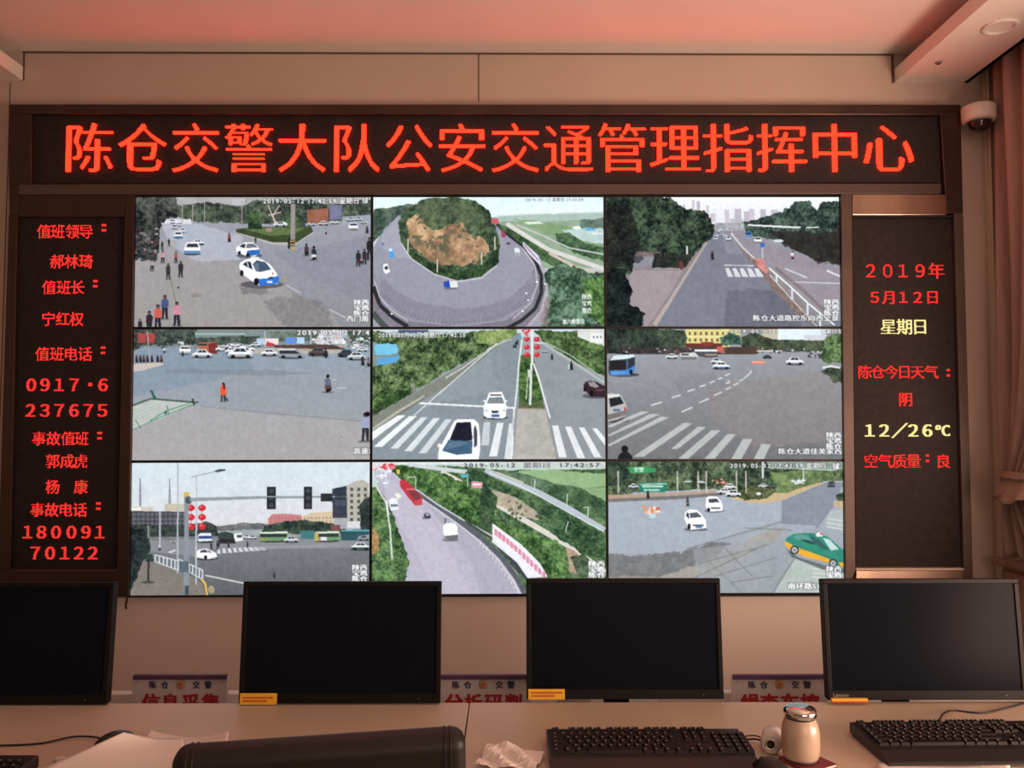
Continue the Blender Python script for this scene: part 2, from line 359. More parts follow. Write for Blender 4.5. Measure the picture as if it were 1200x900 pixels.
def pic_taxi_square():
    p = Pic((150, 154, 166), (136, 136, 144))
    p.poly([(0, 300), (420, 300), (760, 470), (1000, 600), (1060, 690), (0, 690)], (158, 150, 148), .75, tex=6, wob=10)
    p.poly([(160, 150), (330, 150), (560, 215), (540, 330), (330, 340), (200, 250)], (172, 176, 190), .8, wob=6)
    p.poly([(700, 300), (1200, 210), (1200, 560), (900, 430)], (130, 134, 148), .6, wob=14, tex=4)
    p.poly([(0, 0), (1200, 0), (1200, 60), (0, 60)], (165, 163, 166), tex=14)
    p.fol([(0, 0), (235, 0), (250, 110), (160, 150), (140, 330), (0, 330)], (30, 33, 34), (96, 100, 92), 14, 3)
    p.fol([(230, 60), (420, 45), (520, 70), (620, 40), (900, 35), (960, 60), (1200, 30), (1200, 130), (1060, 140), (880, 150), (520, 150), (300, 140), (240, 110)], (42, 50, 46), (104, 116, 96), 12, 8)
    p.poly([(185, 128), (300, 128), (310, 152), (170, 152)], (205, 206, 212), wob=6)
    p.rect(505, 28, 565, 60, (180, 184, 190)); p.poly([(870, 85), (975, 75), (975, 150), (870, 150)], (150, 94, 74), tex=16); p.poly([(978, 60), (1040, 60), (1036, 132), (980, 132)], (118, 120, 150), tex=10)
    p.poly([(1040, 118), (1200, 108), (1200, 160), (1040, 150)], (150, 156, 168))
    for x in (262, 312, 370, 552): p.line((x, 35), (x, 150), 5, (168, 160, 160))
    p.blobs(20, 175, 140, 340, 60, [(60, 44, 46), (96, 60, 58), (120, 116, 122), (44, 44, 50), (150, 140, 140)], 4, 12, 4)
    for y in (285, 305, 325): p.line((30, y - 10), (130, y + 8), 5, (70, 74, 84))
    p.rect(150, 230, 235, 300, (160, 156, 156), .5)
    # planted island
    p.poly([(520, 196), (700, 255), (800, 262), (905, 200), (880, 180), (540, 175)], (176, 172, 168))
    p.poly([(524, 178), (640, 168), (890, 165), (900, 192), (822, 244), (700, 243), (524, 194)], (64, 78, 50), tex=10)
    p.poly([(560, 178), (700, 170), (860, 172), (800, 205), (690, 212)], (98, 116, 70), tex=10)
    p.fol([(575, 110), (620, 85), (655, 120), (650, 180), (580, 178)], (34, 52, 36), (96, 124, 80), 10, 12)
    p.fol([(750, 90), (840, 110), (868, 165), (760, 175)], (36, 52, 40), (88, 108, 78), 10, 14)
    p.ell(740, 155, 34, 13, (220, 224, 230)); p.rect(670, 175, 700, 192, (160, 130, 120))
    for a, b in (((680, 60), (715, 150)), ((735, 60), (700, 120)), ((745, 95), (680, 110)), ((700, 110), (725, 160))): p.line(a, b, 5, (206, 178, 176))
    p.poly([(790, 55), (812, 55), (812, 292), (790, 292)], (146, 140, 138)); p.rect(790, 232, 812, 262, (58, 50, 44))
    for y in (236, 252, 272): p.rect(788, y, 812, y + 7, (196, 160, 80))
    p.rect(776, 218, 788, 276, (48, 48, 50)); p.person(619, 250, 30, (60, 62, 60))
    for x, y, w in ((215, 150, 26), (248, 165, 26), (225, 178, 30), (265, 195, 30), (238, 163, 20), (210, 135, 20)): p.car(x, y, w, (214, 218, 226), None, 'f')
    p.car(243, 222, 42, W_, (86, 126, 180), 'f'); p.car(338, 256, 62, W_, (80, 110, 150)); p.car(312, 302, 78, W_, (92, 134, 190), 'f')
    for x, y, w in ((740, 166, 56), (950, 160, 50), (890, 162, 40), (1005, 154, 44), (1080, 140, 40), (1120, 138, 40), (1145, 152, 34)): p.car(x, y, w, (206, 208, 214))
    p.car(1096, 182, 46, W_, None, 'f'); p.bike(490, 242, 44, (150, 60, 66)); p.bike(1162, 200, 36, (70, 60, 66)); p.person(962, 206, 28, (196, 130, 140))
    # taxis
    p.ell(590, 310, 62, 12, (90, 92, 100))
    p.poly([(526, 290), (526, 268), (545, 255), (565, 244), (608, 244), (634, 268), (640, 300), (620, 312), (580, 312), (545, 300)], W_)
    p.poly([(580, 284), (640, 280), (640, 304), (590, 312), (574, 300)], (44, 104, 196)); p.poly([(572, 272), (578, 250), (612, 250), (630, 270)], (104, 116, 132)); p.poly([(540, 264), (556, 252), (572, 252), (566, 274)], (54, 58, 66))
    p.ell(541, 296, 8, 10, (34, 34, 38)); p.ell(582, 306, 8, 10, (34, 34, 38))
    p.ell(650, 452, 104, 20, (78, 78, 88), .8)
    p.poly([(540, 368), (544, 345), (570, 330), (600, 322), (650, 328), (690, 352), (720, 392), (734, 425), (730, 448), (640, 458), (610, 440), (556, 400)], W_)
    p.poly([(606, 352), (625, 332), (668, 342), (696, 378), (645, 390), (622, 388)], (70, 88, 112)); p.poly([(612, 352), (632, 346), (640, 386), (624, 388)], (120, 140, 160), .5)
    p.poly([(556, 352), (580, 336), (596, 342), (606, 378), (580, 366)], (44, 48, 58)); p.line((578, 338), (586, 368), 4, W_)
    p.poly([(628, 425), (690, 420), (734, 408), (735, 442), (700, 454), (640, 458)], (46, 112, 206)); p.poly([(680, 418), (705, 412), (700, 424), (684, 426)], (60, 64, 70)); p.rect(676, 434, 702, 444, (210, 220, 235))
    p.ell(624, 438, 13, 18, (30, 30, 36)); p.ell(553, 396, 9, 15, (34, 34, 38)); p.poly([(590, 325), (600, 314), (636, 316), (640, 328)], (214, 222, 216)); p.rect(700, 394, 708, 402, (190, 60, 60))
    p.poly([(545, 465), (640, 465), (700, 500), (560, 500)], (96, 96, 102), .45, wob=14); p.poly([(650, 540), (820, 500), (960, 560), (1000, 660), (760, 660)], (104, 102, 106), .4, wob=30, tex=26, cells=(6, 3))
    p.line((770, 455), (840, 495), 9, (176, 172, 174)); p.line((980, 575), (1060, 615), 9, (176, 174, 174)); p.ell(330, 505, 26, 10, (140, 132, 130)); p.ell(762, 425, 6, 12, (186, 160, 90), .6)
    p.line((205, 420), (262, 660), 5, (126, 118, 114)); p.ell(245, 466, 6, 5, (60, 56, 60))
    for x, y, h, c in ((195, 425, 78, (60, 58, 62)), (256, 415, 80, (54, 54, 60)), (232, 345, 56, (150, 90, 84)), (168, 345, 62, (190, 140, 150)), (198, 262, 38, (60, 56, 58)), (116, 385, 60, (150, 148, 152)), (165, 280, 42, (60, 54, 58)),
                       (1120, 362, 78, (50, 48, 52)), (1150, 352, 74, (54, 52, 58)), (1134, 352, 34, (190, 110, 110)), (1176, 330, 110, (44, 44, 48)), (180, 620, 118, (70, 86, 130)), (238, 655, 120, (196, 132, 150)), (146, 668, 120, (204, 88, 78)), (105, 690, 110, (56, 44, 50)), (60, 690, 70, (44, 42, 46)), (18, 690, 80, (44, 42, 46))): p.person(x, y, h, c)
    p.bike(866, 310, 60, (70, 56, 60)); p.bike(902, 332, 70, (54, 56, 62), white=(206, 210, 210))
    p.text("2019-05-12 17:42:59 星期日 球", 655, 22, 515, 34)
    place_caption(p, 1098, 525, ["陕西", "宝鸡", "陈仓"]); p.text("西门南", 1062, 604, 110, 34, k=3)
    p.grain(9); return p.done(((38, 20), (1180, 22), (32, 658), (1180, 660)), GW, GH)

def pic_hill_bend():
    p = Pic((206, 226, 232), (150, 150, 166))
    p.grad([(0, 0), (1200, 0), (1200, 150), (0, 150)], (206, 230, 240), (226, 236, 236))
    p.poly([(600, 130), (700, 120), (900, 112), (1200, 105), (1200, 380), (640, 380)], (142, 164, 140), tex=12)
    p.poly([(640, 116), (1200, 96), (1200, 140), (640, 150)], (178, 200, 200), .6, wob=6)
    p.fol([(30, 85), (110, 82), (190, 60), (240, 60), (240, 150), (150, 130), (60, 220), (26, 250), (0, 240)], (52, 72, 64), (104, 122, 106), 8, 3)
    p.poly([(720, 135), (870, 150), (1200, 210), (1200, 280), (900, 215)], (126, 158, 112), tex=14, wob=8)
    p.poly([(770, 152), (850, 148), (880, 158), (800, 164)], (214, 222, 214)); p.poly([(960, 190), (1150, 178), (1200, 215), (1180, 262), (1040, 240)], (176, 200, 196), tex=14, wob=8); p.poly([(1080, 178), (1130, 176), (1132, 194), (1084, 196)], (96, 170, 214)); p.ell(1040, 180, 24, 8, (226, 234, 236)); p.rect(1110, 205, 1170, 215, (210, 220, 224))
    p.fol([(1055, 140), (1200, 130), (1200, 185), (1060, 178)], (84, 108, 98), (112, 134, 118), 8, 5)
    p.fol([(930, 210), (1000, 205), (1100, 262), (1200, 285), (1200, 350), (1060, 320), (940, 260)], (48, 74, 52), (104, 136, 96), 10, 6)
    # road loop
    p.poly([(150, 118), (162, 118), (165, 240), (215, 330), (330, 405), (450, 430), (560, 420), (640, 360), (655, 260), (615, 150), (640, 160), (760, 240), (860, 340), (885, 470), (840, 600), (760, 690), (150, 690), (60, 600), (26, 520), (26, 280), (60, 220)], (146, 146, 162))
    p.poly([(26, 470), (80, 560), (200, 640), (440, 668), (680, 640), (800, 560), (860, 440), (886, 470), (850, 600), (760, 690), (100, 690), (26, 600)], (128, 122, 136), tex=10)
    p.poly([(60, 420), (150, 500), (300, 560), (520, 580), (700, 530), (800, 440), (830, 360), (850, 430), (790, 560), (640, 640), (400, 660), (180, 620), (60, 520)], (120, 114, 130), .45, tex=6, wob=8)
    p.poly([(75, 190), (150, 120), (160, 240), (210, 330), (120, 330), (60, 260)], (160, 162, 178), .7)
    for k in range(60):
        t = math.pi * (.04 + .92 * k / 59); x = 440 - 405 * math.cos(t); y = 380 + 262 * math.sin(t)
        p.line((x, y), (440 + (x - 440) * 1.05, 380 + (y - 380) * 1.07), 4, (96, 88, 98), .5)
    pts = [(28, 470), (60, 560), (130, 625), (200, 668)]; p.path(pts, 20, (48, 50, 56)); p.path([(26, 600), (60, 640), (100, 680)], 30, (76, 84, 84)); p.path([(34, 440), (60, 520), (120, 590), (200, 640)], 4, (196, 190, 196))
    p.path([(640, 160), (700, 215), (780, 275), (830, 340), (862, 420), (862, 500), (830, 580), (760, 640), (690, 676)], 18, (50, 52, 58)); p.path([(850, 345), (884, 420), (890, 500), (860, 590), (800, 660)], 12, (176, 168, 176)); p.path([(770, 285), (830, 370), (842, 460), (810, 550), (720, 630)], 5, (188, 182, 188))
    # hill with bare rock face
    p.fol([(150, 150), (180, 95), (240, 60), (290, 30), (440, 28), (530, 45), (600, 95), (640, 180), (655, 270), (640, 360), (560, 420), (440, 440), (320, 405), (210, 325), (160, 240)], (38, 56, 42), (104, 124, 88), 8, 21)
    m = fbm(31, (34, 14, 7, 3))
    q = p.inside([(200, 150), (250, 120), (330, 200), (400, 160), (470, 150), (500, 210), (560, 220), (600, 260), (615, 300), (560, 345), (480, 380), (370, 370), (300, 330), (230, 290), (195, 220)], XX + (m - .5) * 60, YY + (fbm(32) - .5) * 60)
    t = ((m - .3) / .4).clip(0, 1)[:, :, None]; rk = C3((134, 104, 78)) * (1 - t) + C3((212, 170, 128)) * t
    k = fbm(33, (14, 7, 4, 2)); p.put(q & (k > .42), rk); p.put(q & (k <= .42), C3((122, 108, 80)) * np.ones_like(p.a), .7)
    p.poly([(230, 60), (420, 40), (560, 90), (600, 180), (520, 190), (420, 110), (320, 180), (240, 120)], (104, 108, 82), .35, wob=24, seed=5, tex=26, cells=(8, 4))
    p.fol([(165, 240), (215, 290), (300, 345), (380, 385), (480, 390), (570, 360), (625, 310), (655, 260), (650, 350), (560, 422), (440, 442), (320, 405), (210, 330)], (30, 50, 36), (78, 106, 66), 8, 25)
    p.path([(165, 260), (215, 332), (330, 410), (450, 446), (565, 428), (645, 365)], 6, (196, 192, 196))
    for x, y in ((200, 300), (345, 400), (566, 365), (632, 290)): p.line((x, y - 66), (x, y), 6, (206, 196, 176))
    p.fol([(640, 165), (700, 170), (780, 210), (900, 290), (1000, 350), (1000, 420), (880, 350), (760, 260)], (46, 72, 48), (98, 128, 84), 8, 27)
    p.path([(690, 160), (760, 205), (900, 290), (1000, 325), (1172, 385)], 22, (206, 204, 198)); p.path([(740, 165), (860, 215), (1000, 280), (1172, 312)], 7, (190, 194, 190)); p.path([(900, 305), (1040, 380), (1172, 408)], 16, (196, 184, 168))
    p.poly([(770, 248), (850, 320), (860, 370), (800, 310), (770, 268)], (206, 208, 226)); p.path([(775, 262), (850, 345)], 6, (160, 120, 150))
    p.fol([(880, 400), (950, 350), (1100, 400), (1200, 400), (1200, 690), (850, 690), (890, 560)], (40, 62, 48), (118, 152, 124), 18, 29, (20, 10, 5)); p.fol([(1060, 430), (1200, 420), (1200, 690), (1120, 640)], (36, 66, 34), (120, 160, 90), 16, 30)
    p.poly([(850, 640), (885, 520), (905, 530), (890, 690)], (150, 124, 124), .6, wob=10)
    p.poly([(612, 135), (648, 135), (650, 160), (614, 160)], (200, 90, 100)); p.poly([(662, 195), (680, 195), (684, 228), (666, 228)], (176, 60, 84)); p.ell(698, 258, 10, 6, (90, 60, 100))
    p.poly([(726, 285), (738, 278), (754, 286), (754, 318), (734, 320)], (222, 226, 234)); p.poly([(730, 304), (752, 302), (752, 318), (736, 320)], (150, 156, 166))
    p.poly([(102, 282), (124, 278), (132, 325), (108, 334)], (70, 160, 220)); p.rect(104, 282, 122, 296, (200, 222, 236)); p.ell(74, 260, 9, 6, (96, 110, 170))
    p.poly([(76, 362), (98, 356), (110, 398), (88, 408), (78, 392)], (236, 238, 240)); p.poly([(82, 372), (98, 368), (102, 384), (86, 388)], (60, 64, 76))
    p.poly([(376, 448), (404, 440), (412, 476), (378, 474)], (40, 72, 180)); p.poly([(404, 442), (444, 446), (446, 474), (410, 478)], (214, 222, 214)); p.ell(410, 480, 34, 5, (90, 84, 100), .7)
    for x, y in ((120, 604), (795, 538), (768, 592), (880, 457), (838, 448), (786, 504)): p.ell(x, y, 6, 4, (236, 236, 240))
    p.text("2019-05-12 星期日 17:42:59", 785, 30, 290, 20, (110, 110, 120), None, k=1)
    for i, r in enumerate(("陕西", "宝鸡", "陈仓")): p.text(r[0], 1062, 506 + i * 34, 24, 30, (228, 236, 228), None, k=4); p.text(r[1], 1086, 506 + i * 34, 24, 30, (228, 236, 228), None, k=4)
    p.text("坡八岭景段", 964, 630, 112, 28, (240, 244, 240), None, k=4)
    p.grain(8); return p.done(((26, 28), (1172, 28), (28, 668), (1170, 668)), GW, GH)

def pic_avenue():
    p = Pic((228, 234, 238), (124, 124, 136))
    p.grad([(0, 160), (1200, 160), (1200, 690), (0, 690)], (150, 152, 162), (112, 114, 128), tex=4)
    p.grad([(0, 0), (1200, 0), (1200, 175), (0, 175)], (234, 240, 244), (214, 214, 222))
    for x, y, w, h in ((455, 38, 14, 90), (478, 45, 16, 90), (525, 65, 14, 90), (545, 105, 26, 40), (615, 85, 22, 80), (662, 80, 34, 80), (708, 92, 30, 70), (735, 80, 26, 80), (788, 82, 28, 70), (840, 84, 34, 60), (640, 130, 60, 40)): p.rect(x, y, x + w, y + h, (196, 186, 198) if x % 2 else (182, 176, 190))
    p.poly([(570, 150), (700, 150), (700, 190), (560, 190)], (160, 160, 166), tex=20, cells=(6, 3))
    # carriageways
    p.poly([(560, 190), (640, 190), (760, 330), (960, 560), (1040, 690), (240, 690), (340, 500), (440, 370)], (122, 124, 138), tex=5)
    p.poly([(600, 190), (640, 190), (700, 300), (620, 300)], (140, 140, 152), .6); p.poly([(620, 480), (880, 480), (1010, 690), (600, 690)], (96, 96, 112), .55, wob=16, tex=8)
    p.poly([(640, 190), (690, 185), (860, 260), (1200, 380), (1200, 640), (1040, 560), (820, 350)], (146, 138, 148), tex=5)
    p.poly([(655, 215), (690, 260), (790, 340), (960, 500), (1060, 640), (980, 620), (800, 420), (720, 320)], (132, 112, 106), tex=18, wob=8, cells=(6, 3))
    p.path([(645, 200), (700, 270), (760, 325)], 9, (202, 194, 200)); p.poly([(760, 325), (800, 325), (828, 385), (815, 400), (775, 365)], (206, 130, 126), tex=24, cells=(5, 3))
    # left pavement, trees
    p.poly([(560, 190), (440, 370), (340, 510), (240, 690), (130, 690), (60, 560), (120, 380), (400, 330), (500, 230)], (140, 130, 134), tex=6); p.line((562, 190), (270, 650), 5, (176, 160, 158), w2=22)
    p.poly([(150, 385), (410, 385), (330, 520), (230, 660), (150, 540)], (156, 144, 148), tex=6)
    p.fol([(0, 0), (330, 22), (430, 80), (520, 90), (568, 160), (560, 210), (480, 280), (440, 330), (330, 320), (260, 300), (180, 300), (160, 400), (0, 400)], (24, 30, 30), (84, 106, 80), 16, 41)
    p.poly([(0, 60), (150, 60), (230, 330), (0, 400)], (30, 28, 32), .55, wob=20); p.fol([(0, 360), (120, 380), (165, 480), (150, 540), (225, 600), (200, 690), (0, 690)], (20, 24, 28), (46, 54, 54), 14, 43)
    p.rect(182, 292, 300, 316, (120, 100, 100), .8); p.fol([(265, 300), (440, 305), (470, 300), (420, 370), (262, 372)], (34, 40, 38), (66, 66, 58), 8, 44); p.rect(262, 372, 395, 379, (150, 142, 142)); p.ell(402, 358, 10, 22, (110, 60, 56)); p.rect(426, 265, 434, 305, (210, 210, 214))
    # right trees
    p.fol([(700, 150), (760, 130), (880, 100), (960, 45), (1030, 35), (1060, 90), (1100, 40), (1160, 40), (1200, 50), (1200, 360), (1060, 330), (900, 250), (720, 200)], (32, 42, 42), (92, 116, 100), 12, 45)
    p.poly([(830, 190), (1200, 190), (1200, 360), (1080, 345), (900, 262)], (48, 40, 40), .75, wob=18)
    p.line((728, 160), (985, 171), 8, (226, 228, 232)); p.line((1010, 172), (1075, 168), 5, (214, 216, 220)); p.line((706, 140), (706, 200), 3, (150, 150, 156))
    for x, y, w in ((575, 218, 18), (600, 210, 16), (617, 218, 18), (632, 236, 26), (568, 232, 20), (585, 195, 14), (612, 186, 14), (640, 186, 14), (660, 188, 16), (595, 180, 12), (625, 178, 12)): p.car(x, y, w, (216, 222, 230), None, 'f')
    p.poly([(712, 192), (742, 190), (748, 218), (718, 220)], (80, 130, 196)); p.rect(716, 196, 742, 206, (40, 60, 96)); p.car(776, 246, 36, W_, None, 'f'); p.ell(876, 237, 24, 8, (206, 210, 216))
    p.rect(794, 250, 802, 320, (170, 180, 200)); p.ell(798, 258, 12, 12, (60, 110, 190)); p.bike(552, 330, 42, (60, 40, 44)); p.bike(942, 326, 40, (220, 214, 220), white=(160, 90, 90))
    # markings, railing
    p.line((612, 357), (755, 359), 5, (196, 196, 204))
    for i, x in enumerate((620, 655, 690, 727, 762)): p.poly([(x - 5, 372), (x + 14, 372), (x + 34 - i * -2, 414), (x + 8, 414)], (206, 206, 212))
    p.line((905, 372), (1015, 418), 9, (190, 186, 194)); p.line((1110, 382), (1175, 410), 9, (210, 208, 214)); p.line((940, 438), (1175, 445), 6, (196, 192, 198)); p.path([(860, 370), (985, 470), (1110, 590)], 16, (110, 96, 96), .5)
    p.poly([(830, 368), (1015, 540), (1150, 645), (1075, 650), (930, 520), (830, 400)], (150, 146, 152), .55); p.path([(828, 370), (920, 450), (1015, 540), (1145, 648)], 8, (222, 226, 230)); p.path([(830, 402), (930, 515), (1060, 655)], 5, (196, 196, 200))
    for x, y, y2 in ((865, 402, 440), (940, 472, 525), (1015, 542, 612), (1075, 592, 655)): p.line((x, y), (x, y2), 9, (206, 216, 222))
    p.text("陈仓大道路控东向西全景", 748, 598, 420, 32, k=3)
    place_caption(p, 1094, 520, ["陕西", "宝鸡", "陈仓"])
    p.grain(8); return p.done(((35, 28), (1172, 20), (38, 655), (1175, 655)), GW, GH)

def pic_wide_junction():
    p = Pic((148, 160, 172), (150, 152, 156))
    p.grad([(0, 100), (1200, 100), (1200, 690), (0, 690)], (138, 152, 168), (158, 156, 158), tex=4)
    p.poly([(0, 110), (560, 100), (620, 230), (0, 360)], (118, 138, 156), .5, wob=14); p.poly([(340, 395), (560, 430), (700, 445), (1200, 480), (1200, 690), (0, 690), (0, 520), (200, 420)], (164, 160, 160), .7, tex=5)
    p.poly([(440, 240), (1200, 240), (1200, 480), (700, 445), (420, 400)], (146, 150, 156), .4); p.line((350, 400), (1180, 480), 5, (126, 128, 134), .6)
    p.poly([(180, 215), (700, 222), (900, 240), (700, 250), (180, 235)], (122, 130, 142), .6, wob=5)
    p.rect(0, 0, 1200, 110, (126, 136, 138)); p.fol([(0, 0), (330, 20), (330, 100), (60, 105), (0, 150)], (42, 50, 48), (96, 108, 96), 12, 51)
    p.rect(325, 30, 580, 62, (118, 138, 138)); p.rect(325, 40, 570, 48, (160, 178, 176)); p.fol([(330, 62), (640, 55), (640, 95), (330, 100)], (50, 60, 56), (100, 112, 100), 10, 52); p.fol([(680, 30), (860, 28), (960, 40), (960, 75), (700, 80)], (66, 80, 72), (120, 132, 118), 10, 53)
    p.poly([(940, 25), (1060, 25), (1060, 95), (900, 95)], (196, 198, 204), tex=30, cells=(5, 3)); p.fol([(1060, 30), (1200, 30), (1200, 95), (1080, 88)], (48, 62, 56), (92, 108, 92), 8, 54)
    for x, y, x2, y2, c in ((625, 66, 662, 96, (170, 196, 226)), (662, 66, 730, 96, (230, 206, 206)), (765, 60, 815, 92, (90, 140, 220)), (820, 60, 856, 92, (170, 200, 236)), (240, 82, 270, 96, (200, 204, 206))): p.rect(x, y, x2, y2, c)
    p.blobs(900, 60, 1180, 120, 90, [(236, 238, 240), (206, 214, 222), (150, 160, 170), (200, 150, 150), (90, 96, 104)], 4, 10, 5)
    p.blobs(50, 92, 330, 112, 40, [(60, 62, 66), (120, 126, 132), (90, 80, 84)], 3, 7, 6)
    p.poly([(700, 100), (980, 96), (1060, 118), (900, 128), (720, 122)], (84, 66, 60), tex=14, wob=4); p.poly([(600, 120), (720, 112), (1040, 122), (1040, 140), (600, 140)], (186, 172, 160), .8)
    for x in (68, 112): p.poly([(x - 24, 38), (x + 18, 42), (x + 16, 90), (x - 22, 86)], (170, 70, 70), tex=20, cells=(4, 3))
    p.line((92, 30), (104, 185), 5, (160, 156, 160)); p.blobs(676, 78, 704, 110, 12, [(190, 60, 60)], 5, 9, 7); p.line((665, 30), (665, 110), 4, (200, 190, 190)); p.line((888, 24), (888, 96), 4, (190, 194, 200))
    p.poly([(340, 88), (430, 84), (432, 138), (345, 126)], (184, 104, 76)); p.poly([(388, 92), (432, 86), (432, 142), (392, 140)], (126, 52, 50)); p.rect(345, 92, 385, 102, (60, 60, 64))
    for x, y, w in ((455, 128, 60), (500, 122, 70), (545, 118, 60), (585, 128, 60), (620, 106, 50), (520, 108, 46), (470, 112, 40)): p.car(x, y, w, (226, 230, 236))
    p.car(505, 140, 70); p.car(570, 142, 74); p.car(275, 142, 54, W_, None, 'f'); p.car(286, 112, 34); p.car(360, 160, 94); p.car(545, 162, 122); p.car(686, 152, 80)
    p.ell(795, 160, 66, 8, (70, 78, 88)); p.poly([(728, 158), (728, 124), (745, 119), (815, 120), (846, 138), (858, 150), (856, 160)], (142, 148, 156)); p.poly([(736, 126), (812, 126), (836, 142), (736, 142)], (50, 56, 64)); p.rect(728, 118, 812, 124, (210, 214, 220)); p.ell(754, 158, 10, 9, (40, 40, 46)); p.ell(834, 158, 10, 9, (40, 40, 46))
    p.car(925, 152, 96, (96, 82, 84)); p.car(1064, 158, 88, (62, 66, 74)); p.car(1112, 172, 92, (206, 214, 220)); p.car(1140, 130, 50); p.bike(960, 162, 46, (50, 46, 52)); p.bike(1140, 200, 46, (60, 56, 62)); p.bike(1168, 206, 44, (110, 116, 126)); p.bike(174, 138, 30, (206, 210, 216)); p.bike(264, 154, 26, (40, 44, 50))
    p.poly([(0, 195), (170, 180), (170, 196), (60, 226), (0, 230)], (190, 178, 170))
    for i, x in enumerate((40, 58, 74, 92, 114, 142, 160)): p.bike(x, 184, 36, [(90, 50, 56), (50, 50, 56), (110, 70, 74), (60, 60, 66)][i % 4])
    # pedestrian, scooter
    p.person(462, 376, 92, (226, 84, 52), (60, 56, 60)); p.poly([(448, 346), (450, 300), (462, 292), (474, 300), (480, 344)], (228, 88, 54)); p.line((466, 350), (486, 374), 7, (56, 52, 58)); p.rect(462, 288, 470, 316, (40, 34, 40))
    p.bike(970, 332, 88, (98, 104, 130), (96, 70, 66)); p.line((990, 268), (1014, 270), 4, (190, 190, 196)); p.line((1020, 312), (1060, 313), 4, (190, 190, 194))
    p.ell(1150, 575, 30, 6, (120, 120, 124)); p.person(1156, 572, 140, (150, 156, 186), (50, 50, 58)); p.ell(1166, 440, 12, 13, (30, 28, 32)); p.ell(1040, 553, 4, 3, (180, 60, 60))
    # barrier frame and netting
    p.poly([(20, 395), (120, 360), (330, 382), (200, 445), (20, 515)], (186, 192, 186), .85, wob=3)
    for k in range(6): p.line((20, 400 + k * 19), (120 + k * 12, 372 + k * 9), 2, (150, 160, 152))
    p.path([(20, 395), (110, 362), (200, 370), (320, 380)], 9, (72, 96, 88)); p.path([(105, 470), (190, 420), (300, 385)], 6, (90, 150, 120)); p.path([(20, 515), (160, 452), (330, 384)], 5, (96, 140, 116)); p.line((110, 320), (132, 364), 13, (56, 96, 84)); p.line((312, 362), (322, 394), 9, (54, 66, 66)); p.line((322, 378), (344, 380), 5, (60, 66, 66)); p.line((188, 396), (198, 444), 7, (100, 150, 126)); p.ell(182, 430, 6, 9, (60, 90, 76)); p.line((35, 465), (62, 508), 5, (100, 130, 110))
    p.text("2019-05-12 17:42:59", 820, 20, 450, 34, k=3); p.text("高速口", 1098, 604, 110, 34, k=3)
    p.grain(6); return p.done(((28, 22), (1178, 22), (20, 662), (1178, 662)), GW, GH)

